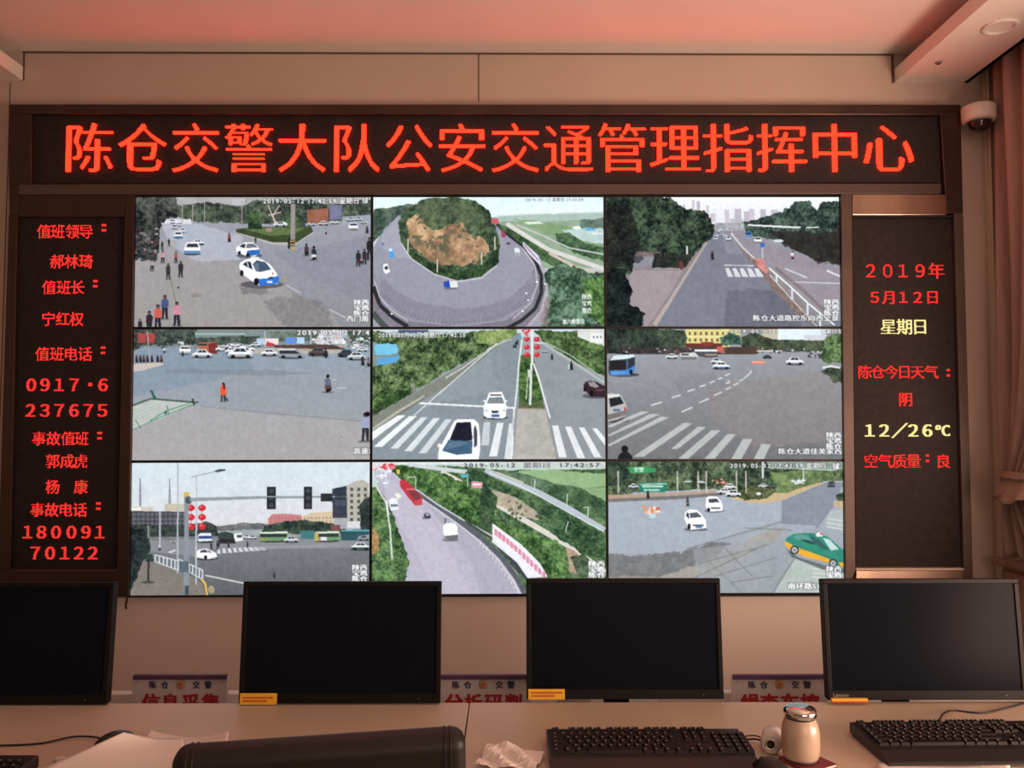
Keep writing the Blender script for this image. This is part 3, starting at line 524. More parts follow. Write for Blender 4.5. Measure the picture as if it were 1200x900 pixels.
def pic_zebra_road():
    p = Pic((190, 206, 214), (128, 136, 142))
    p.grad([(0, 60), (1200, 60), (1200, 690), (0, 690)], (154, 164, 170), (116, 124, 132), tex=5)
    p.poly([(720, 40), (760, 40), (745, 330), (725, 690), (0, 690), (0, 520), (300, 390), (520, 200), (640, 90)], (132, 142, 150), tex=5); p.poly([(430, 150), (600, 120), (640, 330), (330, 390)], (146, 154, 162), .5, wob=20)
    p.poly([(820, 80), (870, 80), (1000, 160), (1200, 290), (1200, 690), (940, 690), (880, 420), (820, 190)], (140, 146, 152), tex=5)
    # verges
    p.poly([(700, 70), (600, 110), (480, 195), (380, 250), (270, 320), (170, 375), (20, 450), (0, 540), (100, 490), (250, 390), (420, 290), (640, 110)], (126, 130, 120), tex=8); p.path([(700, 70), (600, 120), (470, 215), (390, 262)], 7, (190, 192, 188)); p.line((388, 256), (390, 270), 6, (180, 190, 190)); p.path([(22, 520), (160, 425), (280, 355)], 12, (176, 172, 160)); p.path([(20, 535), (280, 362)], 4, (110, 110, 104))
    p.poly([(26, 60), (190, 50), (200, 190), (26, 205)], (120, 140, 140), tex=20); p.poly([(30, 100), (120, 85), (190, 130), (110, 150), (40, 150)], (110, 190, 222)); p.poly([(40, 172), (110, 160), (200, 145), (210, 165), (60, 204)], (80, 160, 220)); p.rect(150, 24, 300, 40, (80, 90, 120))
    p.fol([(0, 20), (60, 30), (180, 60), (330, 50), (480, 45), (560, 28), (740, 24), (735, 50), (640, 92), (500, 180), (380, 240), (280, 305), (180, 355), (60, 430), (0, 450), (0, 215), (70, 200), (150, 190), (150, 100), (60, 90), (0, 80)], (30, 48, 30), (126, 150, 96), 12, 61); p.fol([(560, 30), (740, 24), (730, 56), (620, 100), (540, 90)], (96, 120, 60), (170, 186, 116), 8, 62)
    p.fol([(0, 400), (60, 340), (190, 330), (240, 330), (120, 400), (0, 460)], (40, 62, 36), (120, 160, 90), 10, 63); p.rect(214, 290, 232, 335, (150, 150, 140), .7); p.poly([(20, 420), (150, 330), (240, 310), (100, 410), (20, 460)], (30, 50, 32), .4, wob=12)
    p.fol([(820, 28), (1040, 35), (1200, 130), (1200, 260), (1080, 220), (960, 140), (870, 85)], (38, 58, 34), (118, 146, 88), 12, 64); p.path([(880, 90), (1000, 150), (1172, 270)], 5, (160, 186, 166)); p.path([(870, 95), (1000, 175), (1172, 290)], 14, (176, 182, 180), .8)
    p.poly([(1040, 24), (1172, 24), (1172, 110), (1100, 85), (1040, 60)], (206, 210, 206), tex=10); p.rect(1105, 42, 1165, 90, (228, 226, 222)); 
    for x in (1116, 1134, 1152): p.rect(x, 56, x + 8, 68, (130, 130, 140))
    p.fol([(1120, 105), (1200, 100), (1200, 240), (1120, 200)], (44, 66, 38), (116, 146, 90), 10, 65)
    # median
    p.poly([(752, 150), (820, 150), (860, 340), (876, 420), (744, 418)], (86, 104, 66), tex=14, wob=4, cells=(6, 3)); p.fol([(760, 170), (800, 170), (856, 290), (864, 370), (800, 390), (752, 370), (752, 250)], (38, 64, 34), (104, 140, 76), 8, 66); p.poly([(740, 420), (878, 420), (940, 690), (722, 690)], (172, 168, 162), tex=12, cells=(10, 4)); p.line((740, 416), (880, 420), 5, (150, 130, 116))
    p.path([(765, 60), (748, 200), (738, 330), (720, 480), (712, 690)], 7, (222, 226, 228)); p.path([(822, 195), (850, 280), (902, 465)], 8, (222, 224, 226)); p.line((720, 420), (722, 690), 4, (190, 190, 186))
    p.line((640, 92), (230, 450), 6, (206, 210, 212)); p.line((255, 390), (728, 415), 9, (222, 226, 228))
    for x0, x1, x2, x3, y0, y1, a in ((150, 188, 25, -40, 450, 572, 1), (205, 242, 72, 30, 455, 606, 1), (262, 297, 150, 112, 460, 615, .8), (325, 358, 220, 182, 464, 628, .8), (385, 418, 290, 252, 470, 638, .7), (575, 606, 600, 560, 485, 600, .6), (640, 672, 640, 600, 488, 655, .9), (700, 714, 712, 675, 490, 668, .8)):
        p.poly([(x0, y0), (x1, y0), (x2, y1), (x3, y1)], (226, 230, 232), a)
    for x0, x1, x2, x3, y0, y1 in ((912, 942, 985, 945, 502, 660), (976, 1006, 1076, 1038, 508, 665), (1045, 1072, 1156, 1120, 512, 660), (1110, 1134, 1210, 1180, 516, 610)): p.poly([(x0, y0), (x1, y0), (x2, y1), (x3, y1)], (222, 226, 228), .92)
    # mast with lanterns
    for x in (788, 838):
        for y in (72, 112, 150): p.ell(x, y, 15, 12, (206, 40, 48)); p.ell(x - 4, y - 4, 6, 4, (236, 110, 100))
    p.blobs(765, 24, 800, 60, 8, [(206, 60, 60), (230, 170, 160)], 5, 10, 9); p.line((814, 22), (814, 200), 12, (214, 218, 220)); p.line((810, 195), (804, 400), 12, (206, 210, 210)); p.rect(792, 225, 812, 262, (196, 204, 200)); p.line((792, 262), (784, 372), 5, (186, 190, 180)); p.line((820, 90), (885, 92), 5, (210, 214, 216)); p.rect(738, 60, 766, 72, (110, 150, 170))
    for x, y, w, c in ((738, 98, 18, (50, 54, 60)), (728, 114, 20, (60, 64, 74)), (708, 78, 12, (200, 204, 210)), (742, 84, 12, (90, 92, 96))): p.car(x, y, w, c, None, 'f')
    p.car(876, 138, 32, (206, 212, 216)); p.bike(912, 175, 30, (46, 48, 60)); p.bike(1008, 226, 44, (44, 50, 54)); p.rect(992, 196, 1000, 222, (170, 200, 196))
    p.ell(1130, 356, 66, 14, (90, 96, 100)); p.poly([(1068, 300), (1080, 285), (1105, 280), (1130, 284), (1160, 300), (1190, 310), (1190, 362), (1110, 360), (1076, 330)], (60, 42, 50)); p.poly([(1090, 288), (1120, 284), (1148, 310), (1130, 316), (1100, 306)], (150, 140, 146)); p.ell(1108, 345, 9, 16, (26, 26, 30)); p.ell(1074, 322, 6, 12, (26, 26, 30)); p.rect(1130, 322, 1180, 330, (110, 70, 76))
    # white saloon and near white car
    p.ell(632, 462, 62, 10, (70, 76, 82)); p.poly([(574, 450), (573, 405), (588, 375), (600, 338), (664, 334), (680, 372), (686, 408), (684, 458), (670, 466), (590, 464)], (238, 240, 242)); p.poly([(590, 388), (602, 362), (664, 360), (676, 386), (674, 392), (592, 393)], (122, 134, 142)); p.rect(606, 346, 662, 354, (80, 88, 96)); p.poly([(610, 428), (650, 428), (644, 440), (616, 440)], (60, 64, 72)); p.rect(612, 446, 652, 460, (70, 110, 170)); p.ell(586, 428, 10, 6, (190, 196, 200)); p.ell(674, 428, 10, 6, (190, 196, 200)); p.rect(572, 376, 584, 384, (230, 232, 234)); p.rect(680, 376, 690, 384, (230, 232, 234))
    p.poly([(345, 690), (352, 620), (380, 570), (428, 480), (445, 470), (525, 470), (548, 490), (556, 560), (556, 620), (546, 690)], (236, 238, 240)); p.poly([(410, 560), (440, 486), (510, 484), (518, 560), (516, 576), (404, 574)], (36, 38, 52)); p.poly([(368, 626), (400, 572), (518, 578), (516, 640), (440, 646)], (64, 96, 124)); p.poly([(380, 622), (408, 580), (500, 584), (470, 600)], (120, 150, 170), .4); p.poly([(524, 520), (532, 496), (542, 530), (542, 600), (526, 612)], (70, 78, 92)); p.ell(355, 600, 9, 10, (228, 230, 232)); p.ell(548, 604, 8, 12, (226, 228, 230))
    p.text("2019年05月12日 星期日 17:42:58", 52, 34, 435, 32, (240, 242, 236)); p.grain(8); return p.done(((25, 22), (1172, 22), (25, 668), (1175, 668)), GW, GH)

def pic_bus_junction():
    p = Pic((150, 152, 158), (116, 118, 120))
    p.grad([(0, 140), (1200, 140), (1200, 690), (0, 690)], (146, 150, 158), (112, 112, 114), tex=4)
    p.poly([(500, 300), (1200, 210), (1200, 560), (760, 600), (560, 470)], (142, 132, 132), .55, wob=20, tex=4); p.poly([(360, 260), (560, 240), (640, 300), (400, 330)], (124, 128, 136), .4, wob=16)
    p.rect(860, 0, 1110, 100, (214, 226, 236)); p.rect(1000, 50, 1110, 90, (196, 200, 206)); p.poly([(425, 24), (640, 24), (640, 110), (425, 110)], (222, 206, 122)); p.poly([(600, 20), (690, 20), (690, 60), (600, 50)], (214, 206, 140)); p.rect(800, 22, 875, 72, (190, 182, 160))
    for x in range(440, 640, 27): 
        for y in (36, 68): p.rect(x, y, x + 11, y + 17, (104, 96, 84))
    p.rect(425, 58, 640, 62, (236, 226, 170)); p.rect(425, 92, 600, 112, (110, 56, 50)); p.rect(500, 86, 560, 104, (140, 60, 50))
    p.fol([(0, 0), (290, 24), (310, 30), (300, 140), (0, 145)], (26, 34, 32), (70, 82, 70), 10, 71); p.fol([(290, 30), (330, 22), (420, 30), (432, 70), (420, 115), (300, 120)], (40, 52, 44), (92, 106, 84), 8, 72); p.fol([(590, 60), (640, 42), (690, 55), (695, 100), (600, 105)], (40, 66, 56), (104, 140, 116), 8, 73); p.fol([(700, 60), (760, 36), (800, 60), (860, 75), (1100, 78), (1200, 60), (1200, 135), (700, 135)], (44, 54, 44), (94, 104, 80), 8, 74)
    p.rect(100, 112, 760, 146, (66, 58, 58), .85); p.blobs(110, 116, 900, 140, 120, [(60, 54, 58), (120, 116, 120), (180, 180, 184), (150, 70, 66), (44, 44, 48)], 3, 8, 7); p.rect(620, 110, 770, 146, (80, 66, 60)); p.poly([(575, 108), (608, 108), (612, 138), (578, 136)], (206, 96, 80)); p.rect(770, 126, 850, 134, (196, 190, 180))
    p.poly([(466, 124), (578, 122), (580, 160), (520, 162), (470, 150)], (84, 84, 88)); p.rect(468, 122, 578, 132, (226, 228, 230)); p.rect(520, 144, 578, 152, (170, 150, 130)); p.car(358, 167, 58); p.poly([(395, 140), (470, 136), (484, 152), (478, 172), (400, 172)], (200, 202, 204)); p.rect(400, 158, 478, 172, (110, 114, 112)); p.rect(405, 142, 440, 152, (80, 84, 90)); p.car(575, 190, 56); p.car(822, 166, 44, (70, 84, 78)); p.blobs(860, 120, 1100, 134, 14, [(210, 214, 220), (90, 94, 98)], 4, 8, 8); p.blobs(1020, 140, 1090, 162, 10, [(60, 62, 68)], 3, 5, 9, 1.4)
    p.ell(600, 214, 42, 6, (90, 92, 98)); p.car(598, 217, 82, W_, (90, 130, 190)); p.car(956, 196, 88); p.rect(746, 178, 810, 194, (222, 120, 100)); p.rect(746, 182, 810, 186, (236, 180, 160))
    # bus, van
    p.ell(125, 246, 74, 10, (70, 74, 82)); p.poly([(50, 172), (72, 152), (172, 148), (178, 158), (178, 222), (150, 248), (60, 250), (48, 236)], (54, 58, 66)); p.poly([(72, 152), (172, 146), (178, 158), (140, 168), (54, 176)], (206, 222, 226)); p.poly([(52, 226), (142, 222), (178, 196), (178, 224), (148, 248), (60, 250)], (70, 130, 206)); p.rect(56, 178, 132, 222, (46, 40, 44)); p.line((140, 168), (140, 226), 4, (70, 130, 190)); p.ell(158, 232, 8, 12, (32, 34, 40)); p.rect(66, 232, 130, 242, (96, 150, 216))
    p.ell(85, 468, 62, 12, (70, 72, 76)); p.poly([(30, 340), (60, 336), (104, 342), (124, 372), (136, 400), (134, 440), (96, 462), (30, 478)], (178, 176, 174)); p.poly([(50, 362), (104, 352), (122, 386), (56, 404)], (44, 46, 54)); p.poly([(44, 344), (100, 340), (104, 350), (44, 356)], (216, 216, 214)); p.poly([(40, 440), (134, 418), (134, 440), (44, 468)], (120, 112, 110)); p.rect(70, 412, 104, 424, (90, 110, 140)); p.ell(128, 412, 5, 10, (170, 60, 60))
    # markings
    for a, b in (((255, 395), (310, 378)), ((355, 358), (398, 344)), ((430, 328), (468, 316)), ((490, 304), (520, 296)), ((540, 286), (565, 276)), ((580, 268), (602, 260)), ((615, 250), (640, 240)), ((402, 428), (455, 404)), ((490, 382), (535, 362)), ((560, 348), (598, 330)), ((618, 318), (645, 306)), ((655, 298), (680, 286)), ((686, 278), (705, 266)), ((708, 264), (735, 240)), ((735, 240), (745, 226))): p.line(a, b, 7, (200, 202, 204))
    p.poly([(610, 292), (636, 276), (622, 270), (640, 274), (634, 288)], (200, 202, 204))
    for x0, x1, x2, x3, y0, y1 in ((205, 248, 60, 30, 424, 500), (250, 298, 50, 30, 436, 545), (300, 345, 52, 30, 450, 592), (410, 455, 215, 162, 480, 645), (480, 522, 382, 350, 498, 606), (548, 590, 432, 384, 515, 654), (625, 666, 560, 512, 534, 654), (700, 746, 690, 640, 557, 660), (790, 836, 800, 750, 582, 660)): p.poly([(x0, y0), (x1, y0 + 2), (x2, y1), (x3, y1)], (188, 190, 190), .85)
    p.ell(124, 606, 17, 17, (36, 34, 38)); p.poly([(86, 690), (92, 640), (112, 620), (140, 620), (160, 640), (164, 690)], (38, 40, 46))
    p.fol([(1110, 60), (1200, 40), (1200, 190), (1150, 190), (1100, 190), (1080, 160)], (40, 60, 40), (120, 150, 96), 12, 75); p.fol([(1080, 232), (1120, 205), (1200, 215), (1200, 280), (1140, 282), (1120, 250)], (44, 52, 44), (96, 106, 84), 12, 76); p.path([(1090, 212), (1130, 204), (1176, 212)], 8, (222, 224, 222))
    p.text("2019-05-12 1", 640, 20, 240, 24, k=3, col=(240, 240, 230)); p.text("星期日 球", 1085, 20, 110, 26, k=3)
    p.text("陈仓大道佳美家西", 872, 602, 312, 32, k=3); place_caption(p, 1106, 524, ["陕西", "宝鸡", "陈仓"])
    p.grain(6); return p.done(((42, 22), (1180, 22), (42, 655), (1185, 655)), GW, GH)

def pic_lantern_corner():
    p = Pic((206, 220, 226), (110, 112, 116))
    p.grad([(0, 0), (1200, 0), (1200, 340), (0, 340)], (198, 214, 222), (206, 206, 212), tex=4)
    p.grad([(0, 380), (1200, 380), (1200, 690), (0, 690)], (120, 124, 130), (92, 96, 100), tex=4)
    for x, y in ((57, 90), (200, 92)): p.line((x, y), (x, 235), 5, (130, 134, 146)); p.line((x - 6, y + 60), (x + 6, y + 62), 3, (130, 134, 146)); p.poly([(x - 4, y + 30), (x + 4, y + 30), (x + 8, 225), (x - 8, 225)], (130, 134, 146), .6)
    p.rect(10, 232, 120, 260, (196, 190, 176)); p.rect(176, 218, 270, 255, (190, 182, 160)); p.rect(10, 236, 60, 250, (226, 226, 220)); p.poly([(8, 252), (270, 256), (270, 330), (8, 330)], (84, 84, 92)); 
    for y in (266, 290, 312): p.rect(8, y, 270, y + 5, (122, 122, 132))
    for x in range(15, 270, 22): p.rect(x, 256, x + 3, 330, (60, 60, 70))
    p.fol([(0, 320), (280, 325), (380, 305), (430, 330), (440, 390), (0, 400)], (36, 42, 44), (82, 90, 84), 8, 81); p.fol([(430, 330), (560, 312), (680, 318), (700, 345), (430, 352)], (90, 94, 96), (130, 130, 134), 6, 82)
    p.poly([(678, 290), (700, 270), (760, 268), (840, 275), (845, 325), (678, 325)], (196, 122, 124)); p.poly([(845, 280), (900, 262), (990, 258), (1000, 325), (845, 325)], (204, 184, 152))
    for x in range(690, 990, 18):
        for y in (286, 304): p.rect(x, y, x + 7, y + 8, (150, 110, 110))
    p.fol([(660, 330), (760, 305), (860, 300), (990, 320), (1060, 330), (1060, 365), (640, 370)], (34, 46, 42), (82, 98, 82), 8, 83)
    p.poly([(990, 145), (1060, 130), (1064, 292), (992, 292)], (62, 66, 80)); p.poly([(1060, 130), (1100, 108), (1140, 100), (1168, 120), (1172, 300), (1064, 310)], (176, 172, 160)); p.rect(1000, 290, 1064, 345, (160, 164, 170)); p.rect(1004, 150, 1056, 230, (90, 96, 116), .5)
    for y in range(140, 300, 30):
        for x in (1078, 1112, 1144): p.rect(x, y, x + 14, y + 17, (86, 84, 88))
    p.fol([(1120, 230), (1140, 200), (1200, 170), (1200, 350), (1130, 345)], (34, 44, 44), (70, 82, 78), 8, 84); p.rect(985, 325, 1030, 352, (130, 80, 80))
    p.poly([(100, 380), (1172, 372), (1172, 440), (430, 440), (340, 480), (100, 450)], (140, 142, 148), .7)
    # vehicles far
    for x, y, c in ((372, 400, (60, 80, 150)), (470, 395, (60, 68, 70))): p.ell(x, y + 6, 44, 6, (60, 62, 66))
    p.poly([(335, 372), (350, 362), (400, 362), (406, 400), (340, 404)], (214, 218, 226)); p.rect(340, 376, 404, 390, (50, 66, 130)); p.poly([(434, 362), (470, 355), (510, 365), (514, 395), (436, 395)], (60, 72, 70)); p.rect(440, 392, 520, 414, (50, 46, 50)); p.poly([(510, 368), (550, 362), (556, 400), (518, 405)], (226, 230, 232)); p.rect(526, 372, 550, 386, (70, 80, 92))
    for x, w in ((705, 140), (965, 122)): p.ell(x, 404, w * .52, 6, (60, 62, 64)); p.poly([(x - w / 2, 404), (x - w / 2, 368), (x - w * .4, 358), (x + w / 2, 358), (x + w / 2, 400)], (132, 150, 96)); p.rect(x - w * .46, 368, x + w * .46, 384, (48, 60, 66)); p.poly([(x - w * .45, 358), (x + w / 2, 356), (x + w / 2, 364), (x - w / 2, 366)], (210, 226, 220)); p.rect(x - w * .2, 388, x + w * .45, 398, (90, 150, 110))
    p.rect(905, 362, 925, 404, (186, 166, 84)); p.rect(935, 384, 965, 402, (214, 216, 216)); p.rect(838, 352, 905, 395, (66, 120, 124)); p.poly([(1030, 352), (1172, 345), (1172, 372), (1120, 380), (1110, 402), (1034, 402)], (50, 86, 92)); p.rect(1034, 350, 1172, 357, (96, 180, 190))
    p.car(575, 390, 40); p.car(605, 392, 40); p.car(792, 410, 72, (206, 208, 212)); p.car(1145, 402, 56, (150, 152, 156)); p.car(1130, 450, 92, (222, 226, 224), (70, 90, 84))
    for i in range(9): x = 438 + i * 26; p.poly([(x - 6 - i, 440 - i), (x + 6, 440 - i), (x + 10 + i * 2, 464 - i * 2), (x - 8 + i, 464 - i * 2)], (206, 208, 212), .9)
    p.poly([(190, 455), (225, 442), (232, 448), (205, 462)], (196, 198, 204)); p.poly([(600, 430), (1030, 420), (1030, 432), (640, 445)], (150, 152, 158), .6)
    for x, y, h in ((402, 445, 40), (432, 442, 40), (486, 436, 34), (578, 432, 30), (440, 430, 34)): p.person(x, y, h, (60, 60, 66))
    p.bike(150, 445, 34, (190, 196, 200), white=(120, 130, 140)); p.car(218, 408, 26)
    p.ell(378, 488, 56, 8, (60, 62, 66)); p.poly([(330, 482), (326, 455), (345, 442), (378, 438), (400, 448), (425, 460), (430, 478), (420, 488), (372, 490)], (232, 232, 240)); p.poly([(345, 458), (352, 446), (376, 444), (386, 458)], (70, 72, 84)); p.poly([(380, 444), (396, 450), (404, 460), (390, 458)], (110, 116, 130)); p.ell(374, 482, 8, 10, (34, 34, 38)); p.ell(415, 484, 10, 5, (170, 140, 180), .6)
    # pavement and railings
    p.poly([(0, 500), (130, 505), (250, 545), (360, 610), (380, 690), (0, 690)], (126, 120, 114), tex=5); p.line((372, 570), (570, 612), 7, (196, 198, 200))
    for (x0, y0), (x1, y1), n in (((130, 468), (245, 500), 6), ((245, 490), (360, 545), 7)):
        p.line((x0, y0), (x1, y1), 5, (206, 214, 220)); p.line((x0, y0 + 34), (x1, y1 + 46), 5, (196, 204, 210))
        for i in range(n + 1): t = i / n; p.line((x0 + (x1 - x0) * t, y0 + (y1 - y0) * t), (x0 + (x1 - x0) * t, y0 + 34 + (y1 + 12 - y0) * t), 6, (206, 214, 220))
    p.path([(355, 590), (372, 610), (382, 668)], 10, (232, 176, 84)); p.ell(402, 640, 16, 20, (160, 150, 120)); p.fol([(0, 330), (70, 350), (110, 420), (90, 470), (60, 520), (20, 620), (0, 640)], (24, 30, 34), (56, 66, 66), 14, 85)
    p.line((98, 470), (94, 605), 10, (60, 54, 54)); p.line((52, 480), (52, 545), 8, (60, 54, 54)); p.fol([(80, 470), (112, 465), (120, 500), (84, 505)], (40, 50, 48), (70, 84, 76), 8, 86); p.ell(92, 602, 34, 6, (80, 76, 74)); p.line((152, 255), (152, 420), 7, (170, 176, 184)); p.line((96, 325), (96, 385), 5, (170, 176, 184))
    # poles, lamp, lanterns
    for x in (303, 357):
        for y in (238, 284, 330): p.line((x, y - 22), (x, y + 22), 3, (120, 30, 30)); p.ell(x, y, 19, 16, (204, 46, 50)); p.ell(x - 5, y - 5, 7, 5, (232, 110, 100))
    p.line((240, 15), (238, 560), 8, (170, 178, 186)); p.line((330, 80), (328, 615), 8, (178, 186, 192)); p.line((305, 86), (420, 58), 5, (150, 158, 166)); p.poly([(415, 56), (440, 46), (470, 46), (472, 54), (430, 62)], (70, 76, 84))
    p.poly([(270, 175), (292, 175), (294, 665), (268, 665)], (132, 142, 150)); p.rect(268, 160, 294, 182, (206, 176, 84)); p.ell(292, 200, 16, 20, (84, 92, 100)); p.poly([(296, 188), (640, 180), (1060, 180), (1060, 188), (640, 194), (300, 206)], (140, 150, 156)); p.rect(244, 500, 292, 555, (90, 104, 112)); p.rect(272, 620, 292, 665, (70, 80, 88))
    for x, w in ((694, 44), (872, 40)): p.rect(x - w / 2, 134, x + w / 2, 246, (44, 48, 56)); [p.ell(x, y, 12, 12, (70, 74, 82)) for y in (155, 190, 226)]
    p.line((672, 183), (716, 183), 5, (150, 158, 164)); p.rect(934, 168, 990, 208, (48, 50, 60)); p.rect(1004, 140, 1056, 200, (40, 44, 56), .6); p.person(708, 588, 30, (40, 40, 44))
    place_caption(p, 1088, 520, ["陕西", "宝鸡", "陈仓"], 38, 28); p.grain(6); return p.done(((18, 15), (1172, 12), (8, 666), (1172, 668)), GW, GH)

def pic_truck_road():
    p = Pic((196, 214, 214), (110, 130, 104))
    p.poly([(600, 0), (1200, 0), (1200, 690), (500, 690)], (96, 120, 88), tex=14); p.fol([(120, 20), (1200, 20), (1200, 690), (100, 690)], (48, 74, 50), (110, 140, 94), 4, 90)
    p.poly([(720, 60), (860, 45), (1200, 70), (1200, 130), (1060, 140), (900, 110), (780, 90)], (142, 176, 126), tex=8, wob=6); p.poly([(1040, 140), (1180, 135), (1200, 210), (1100, 200)], (134, 166, 118), tex=8, wob=8); p.poly([(20, 0), (1200, 0), (1200, 44), (700, 50), (400, 28), (20, 20)], (206, 218, 216), .85, wob=5)
    p.fol([(640, 55), (760, 60), (900, 110), (900, 160), (780, 130)], (66, 92, 70), (110, 136, 104), 8, 91); p.fol([(900, 120), (1060, 140), (1200, 220), (1200, 320), (1040, 230), (900, 160)], (50, 78, 54), (104, 134, 92), 10, 92)
    p.path([(580, 50), (700, 100), (850, 165), (1000, 245), (1172, 350)], 30, (174, 184, 194)); p.path([(600, 60), (760, 130), (1172, 360)], 4, (220, 224, 226)); p.path([(640, 60), (770, 112)], 8, (190, 190, 170))
    p.path([(360, 60), (440, 100), (540, 160), (640, 220), (760, 290), (880, 360), (1000, 430), (1172, 560)], 28, (206, 202, 190)); p.path([(200, 20), (420, 50), (520, 60)], 20, (190, 200, 204))
    p.poly([(600, 150), (700, 165), (840, 250), (850, 300), (760, 280), (640, 220)], (172, 160, 140), tex=24, wob=8, cells=(8, 4)); p.blobs(690, 190, 850, 290, 26, [(92, 100, 72), (120, 120, 92)], 5, 10, 12, 1)
    p.fol([(500, 45), (580, 55), (620, 90), (820, 190), (960, 250), (1200, 380), (1200, 500), (1060, 470), (860, 330), (840, 250), (700, 170), (560, 120), (460, 100)], (34, 60, 42), (96, 128, 84), 10, 93); p.path([(520, 100), (650, 160), (760, 220), (900, 300)], 6, (170, 160, 140), .5)
    p.poly([(980, 440), (1060, 470), (1080, 570), (980, 560), (960, 500)], (176, 150, 130), tex=18, wob=12, cells=(8, 4)); p.fol([(1000, 480), (1080, 470), (1130, 560), (1040, 580)], (44, 64, 46), (110, 130, 100), 10, 94)
    p.fol([(120, 20), (330, 50), (560, 140), (640, 180), (640, 300), (700, 320), (850, 380), (940, 400), (990, 480), (1000, 600), (880, 580), (780, 450), (620, 380), (440, 300), (340, 210), (240, 150), (160, 100)], (38, 66, 36), (122, 162, 92), 12, 95); p.fol([(560, 120), (580, 110), (640, 190), (610, 380), (550, 340)], (36, 58, 44), (86, 112, 76), 10, 96)
    # road
    p.poly([(30, 50), (130, 60), (170, 100), (300, 200), (460, 300), (640, 440), (740, 560), (800, 690), (180, 690), (190, 500), (130, 330), (60, 180)], (176, 172, 188), tex=4); p.poly([(60, 90), (130, 100), (240, 210), (360, 360), (480, 600), (520, 690), (350, 690), (260, 500), (150, 300)], (188, 180, 198), .6, wob=8); p.poly([(300, 230), (450, 320), (620, 460), (740, 640), (560, 690), (520, 520), (400, 360)], (160, 156, 172), .5, wob=8); p.line((190, 240), (500, 660), 5, (196, 184, 190), .5)
    p.fol([(0, 130), (40, 130), (90, 190), (130, 290), (170, 400), (205, 500), (180, 600), (0, 600)], (38, 64, 38), (120, 156, 96), 12, 97); p.poly([(20, 330), (60, 370), (50, 450), (20, 470)], (206, 140, 90), .7, wob=12, tex=30, cells=(4, 3)); p.path([(42, 130), (90, 210), (110, 340), (120, 490)], 8, (206, 208, 214)); p.line((92, 200), (102, 270), 7, (220, 226, 230))
    p.blobs(22, 20, 130, 44, 30, [(206, 60, 80), (226, 120, 130), (236, 200, 206)], 6, 14, 15); p.blobs(30, 50, 110, 130, 22, [(230, 234, 240), (170, 200, 210), (206, 216, 224)], 5, 12, 16); p.ell(150, 56, 9, 12, (216, 190, 60))
    # barrier
    p.path([(235, 150), (340, 225), (450, 300), (560, 385), (660, 480), (740, 590), (790, 690)], 26, (92, 96, 104)); p.path([(240, 145), (345, 220), (460, 290), (620, 380), (700, 450)], 7, (196, 196, 206)); p.path([(225, 165), (330, 235), (440, 312), (550, 400), (640, 490), (720, 600), (765, 690)], 5, (206, 206, 214)); p.path([(480, 300), (620, 392)], 8, (70, 72, 78)); p.blobs(560, 395, 720, 570, 0, [(0, 0, 0)], 1, 2)
    for i in range(14): t = i / 13; x = 560 + 200 * t; y = 400 + 260 * t ** 1.15; p.line((x, y), (x - 6, y + 26), 5, (206, 200, 210))
    p.path([(640, 410), (720, 500), (800, 600)], 22, (66, 68, 80)); p.poly([(615, 318), (620, 315), (760, 420), (850, 510), (890, 580), (800, 585), (740, 500), (616, 398)], (226, 224, 232)); p.path([(616, 400), (742, 505), (800, 590)], 12, (216, 220, 230))
    for i in range(13): t = i / 12; x = 632 + 236 * t; y = 350 + 212 * t ** 1.1; p.poly([(x - 7, y - 12), (x + 9, y - 2), (x + 9, y + 30), (x - 7, y + 20)], (214, 110, 140), .8, wob=3)
    # vehicles
    p.poly([(158, 100), (185, 95), (225, 135), (268, 185), (268, 222), (235, 226), (200, 185), (160, 130)], (196, 52, 64)); p.poly([(195, 150), (235, 150), (262, 190), (230, 200)], (124, 60, 66)); p.poly([(228, 200), (266, 192), (268, 222), (236, 226)], (206, 70, 76)); p.line((190, 145), (230, 142), 5, (226, 120, 120)); p.ell(290, 286, 22, 6, (110, 106, 120)); p.poly([(275, 272), (285, 260), (302, 264), (312, 278), (308, 288), (285, 288)], (62, 60, 76)); p.poly([(284, 264), (300, 266), (304, 276), (290, 276)], (170, 176, 186))
    p.poly([(104, 195), (120, 186), (145, 190), (152, 244), (112, 250)], (218, 224, 228)); p.rect(112, 218, 148, 230, (110, 120, 130)); p.poly([(132, 168), (150, 160), (168, 180), (150, 192)], (226, 226, 214)); p.ell(408, 396, 40, 8, (120, 114, 126)); p.poly([(372, 325), (388, 312), (430, 312), (444, 330), (446, 390), (420, 400), (382, 384), (372, 360)], (232, 230, 228)); p.poly([(378, 376), (446, 370), (446, 390), (420, 402), (384, 388)], (110, 108, 112)); p.rect(380, 288, 386, 312, (70, 70, 76))
    for x, y, y2 in ((237, 82, 150), (988, 168, 235), (1092, 235, 282), (828, 95, 150), (992, 305, 360), (495, 70, 130), (388, 20, 60)): p.line((x, y), (x - 2 if x != 992 else x - 14, y2), 4, (206, 212, 206))
    p.line((195, 85), (237, 82), 4, (206, 212, 206)); p.line((1066, 236), (1096, 236), 5, (210, 216, 210)); p.rect(460, 68, 498, 86, (90, 170, 176)); p.poly([(512, 105), (568, 108), (566, 140), (514, 136)], (206, 150, 164)); p.rect(520, 116, 560, 124, (236, 226, 226))
    p.text("2019-05-12", 474, 10, 262, 28, (60, 64, 74), None, k=2); p.text("星期日", 768, 10, 140, 30, (110, 104, 120), None, k=1); p.text("17:42:57", 946, 10, 210, 28, (60, 64, 74), None, k=2)
    p.poly([(1085, 500), (1180, 540), (1180, 580), (1090, 570)], (206, 210, 214), .5, wob=10); place_caption(p, 1090, 500, ["陕西", "宝鸡", "陈仓"], 42, 28)
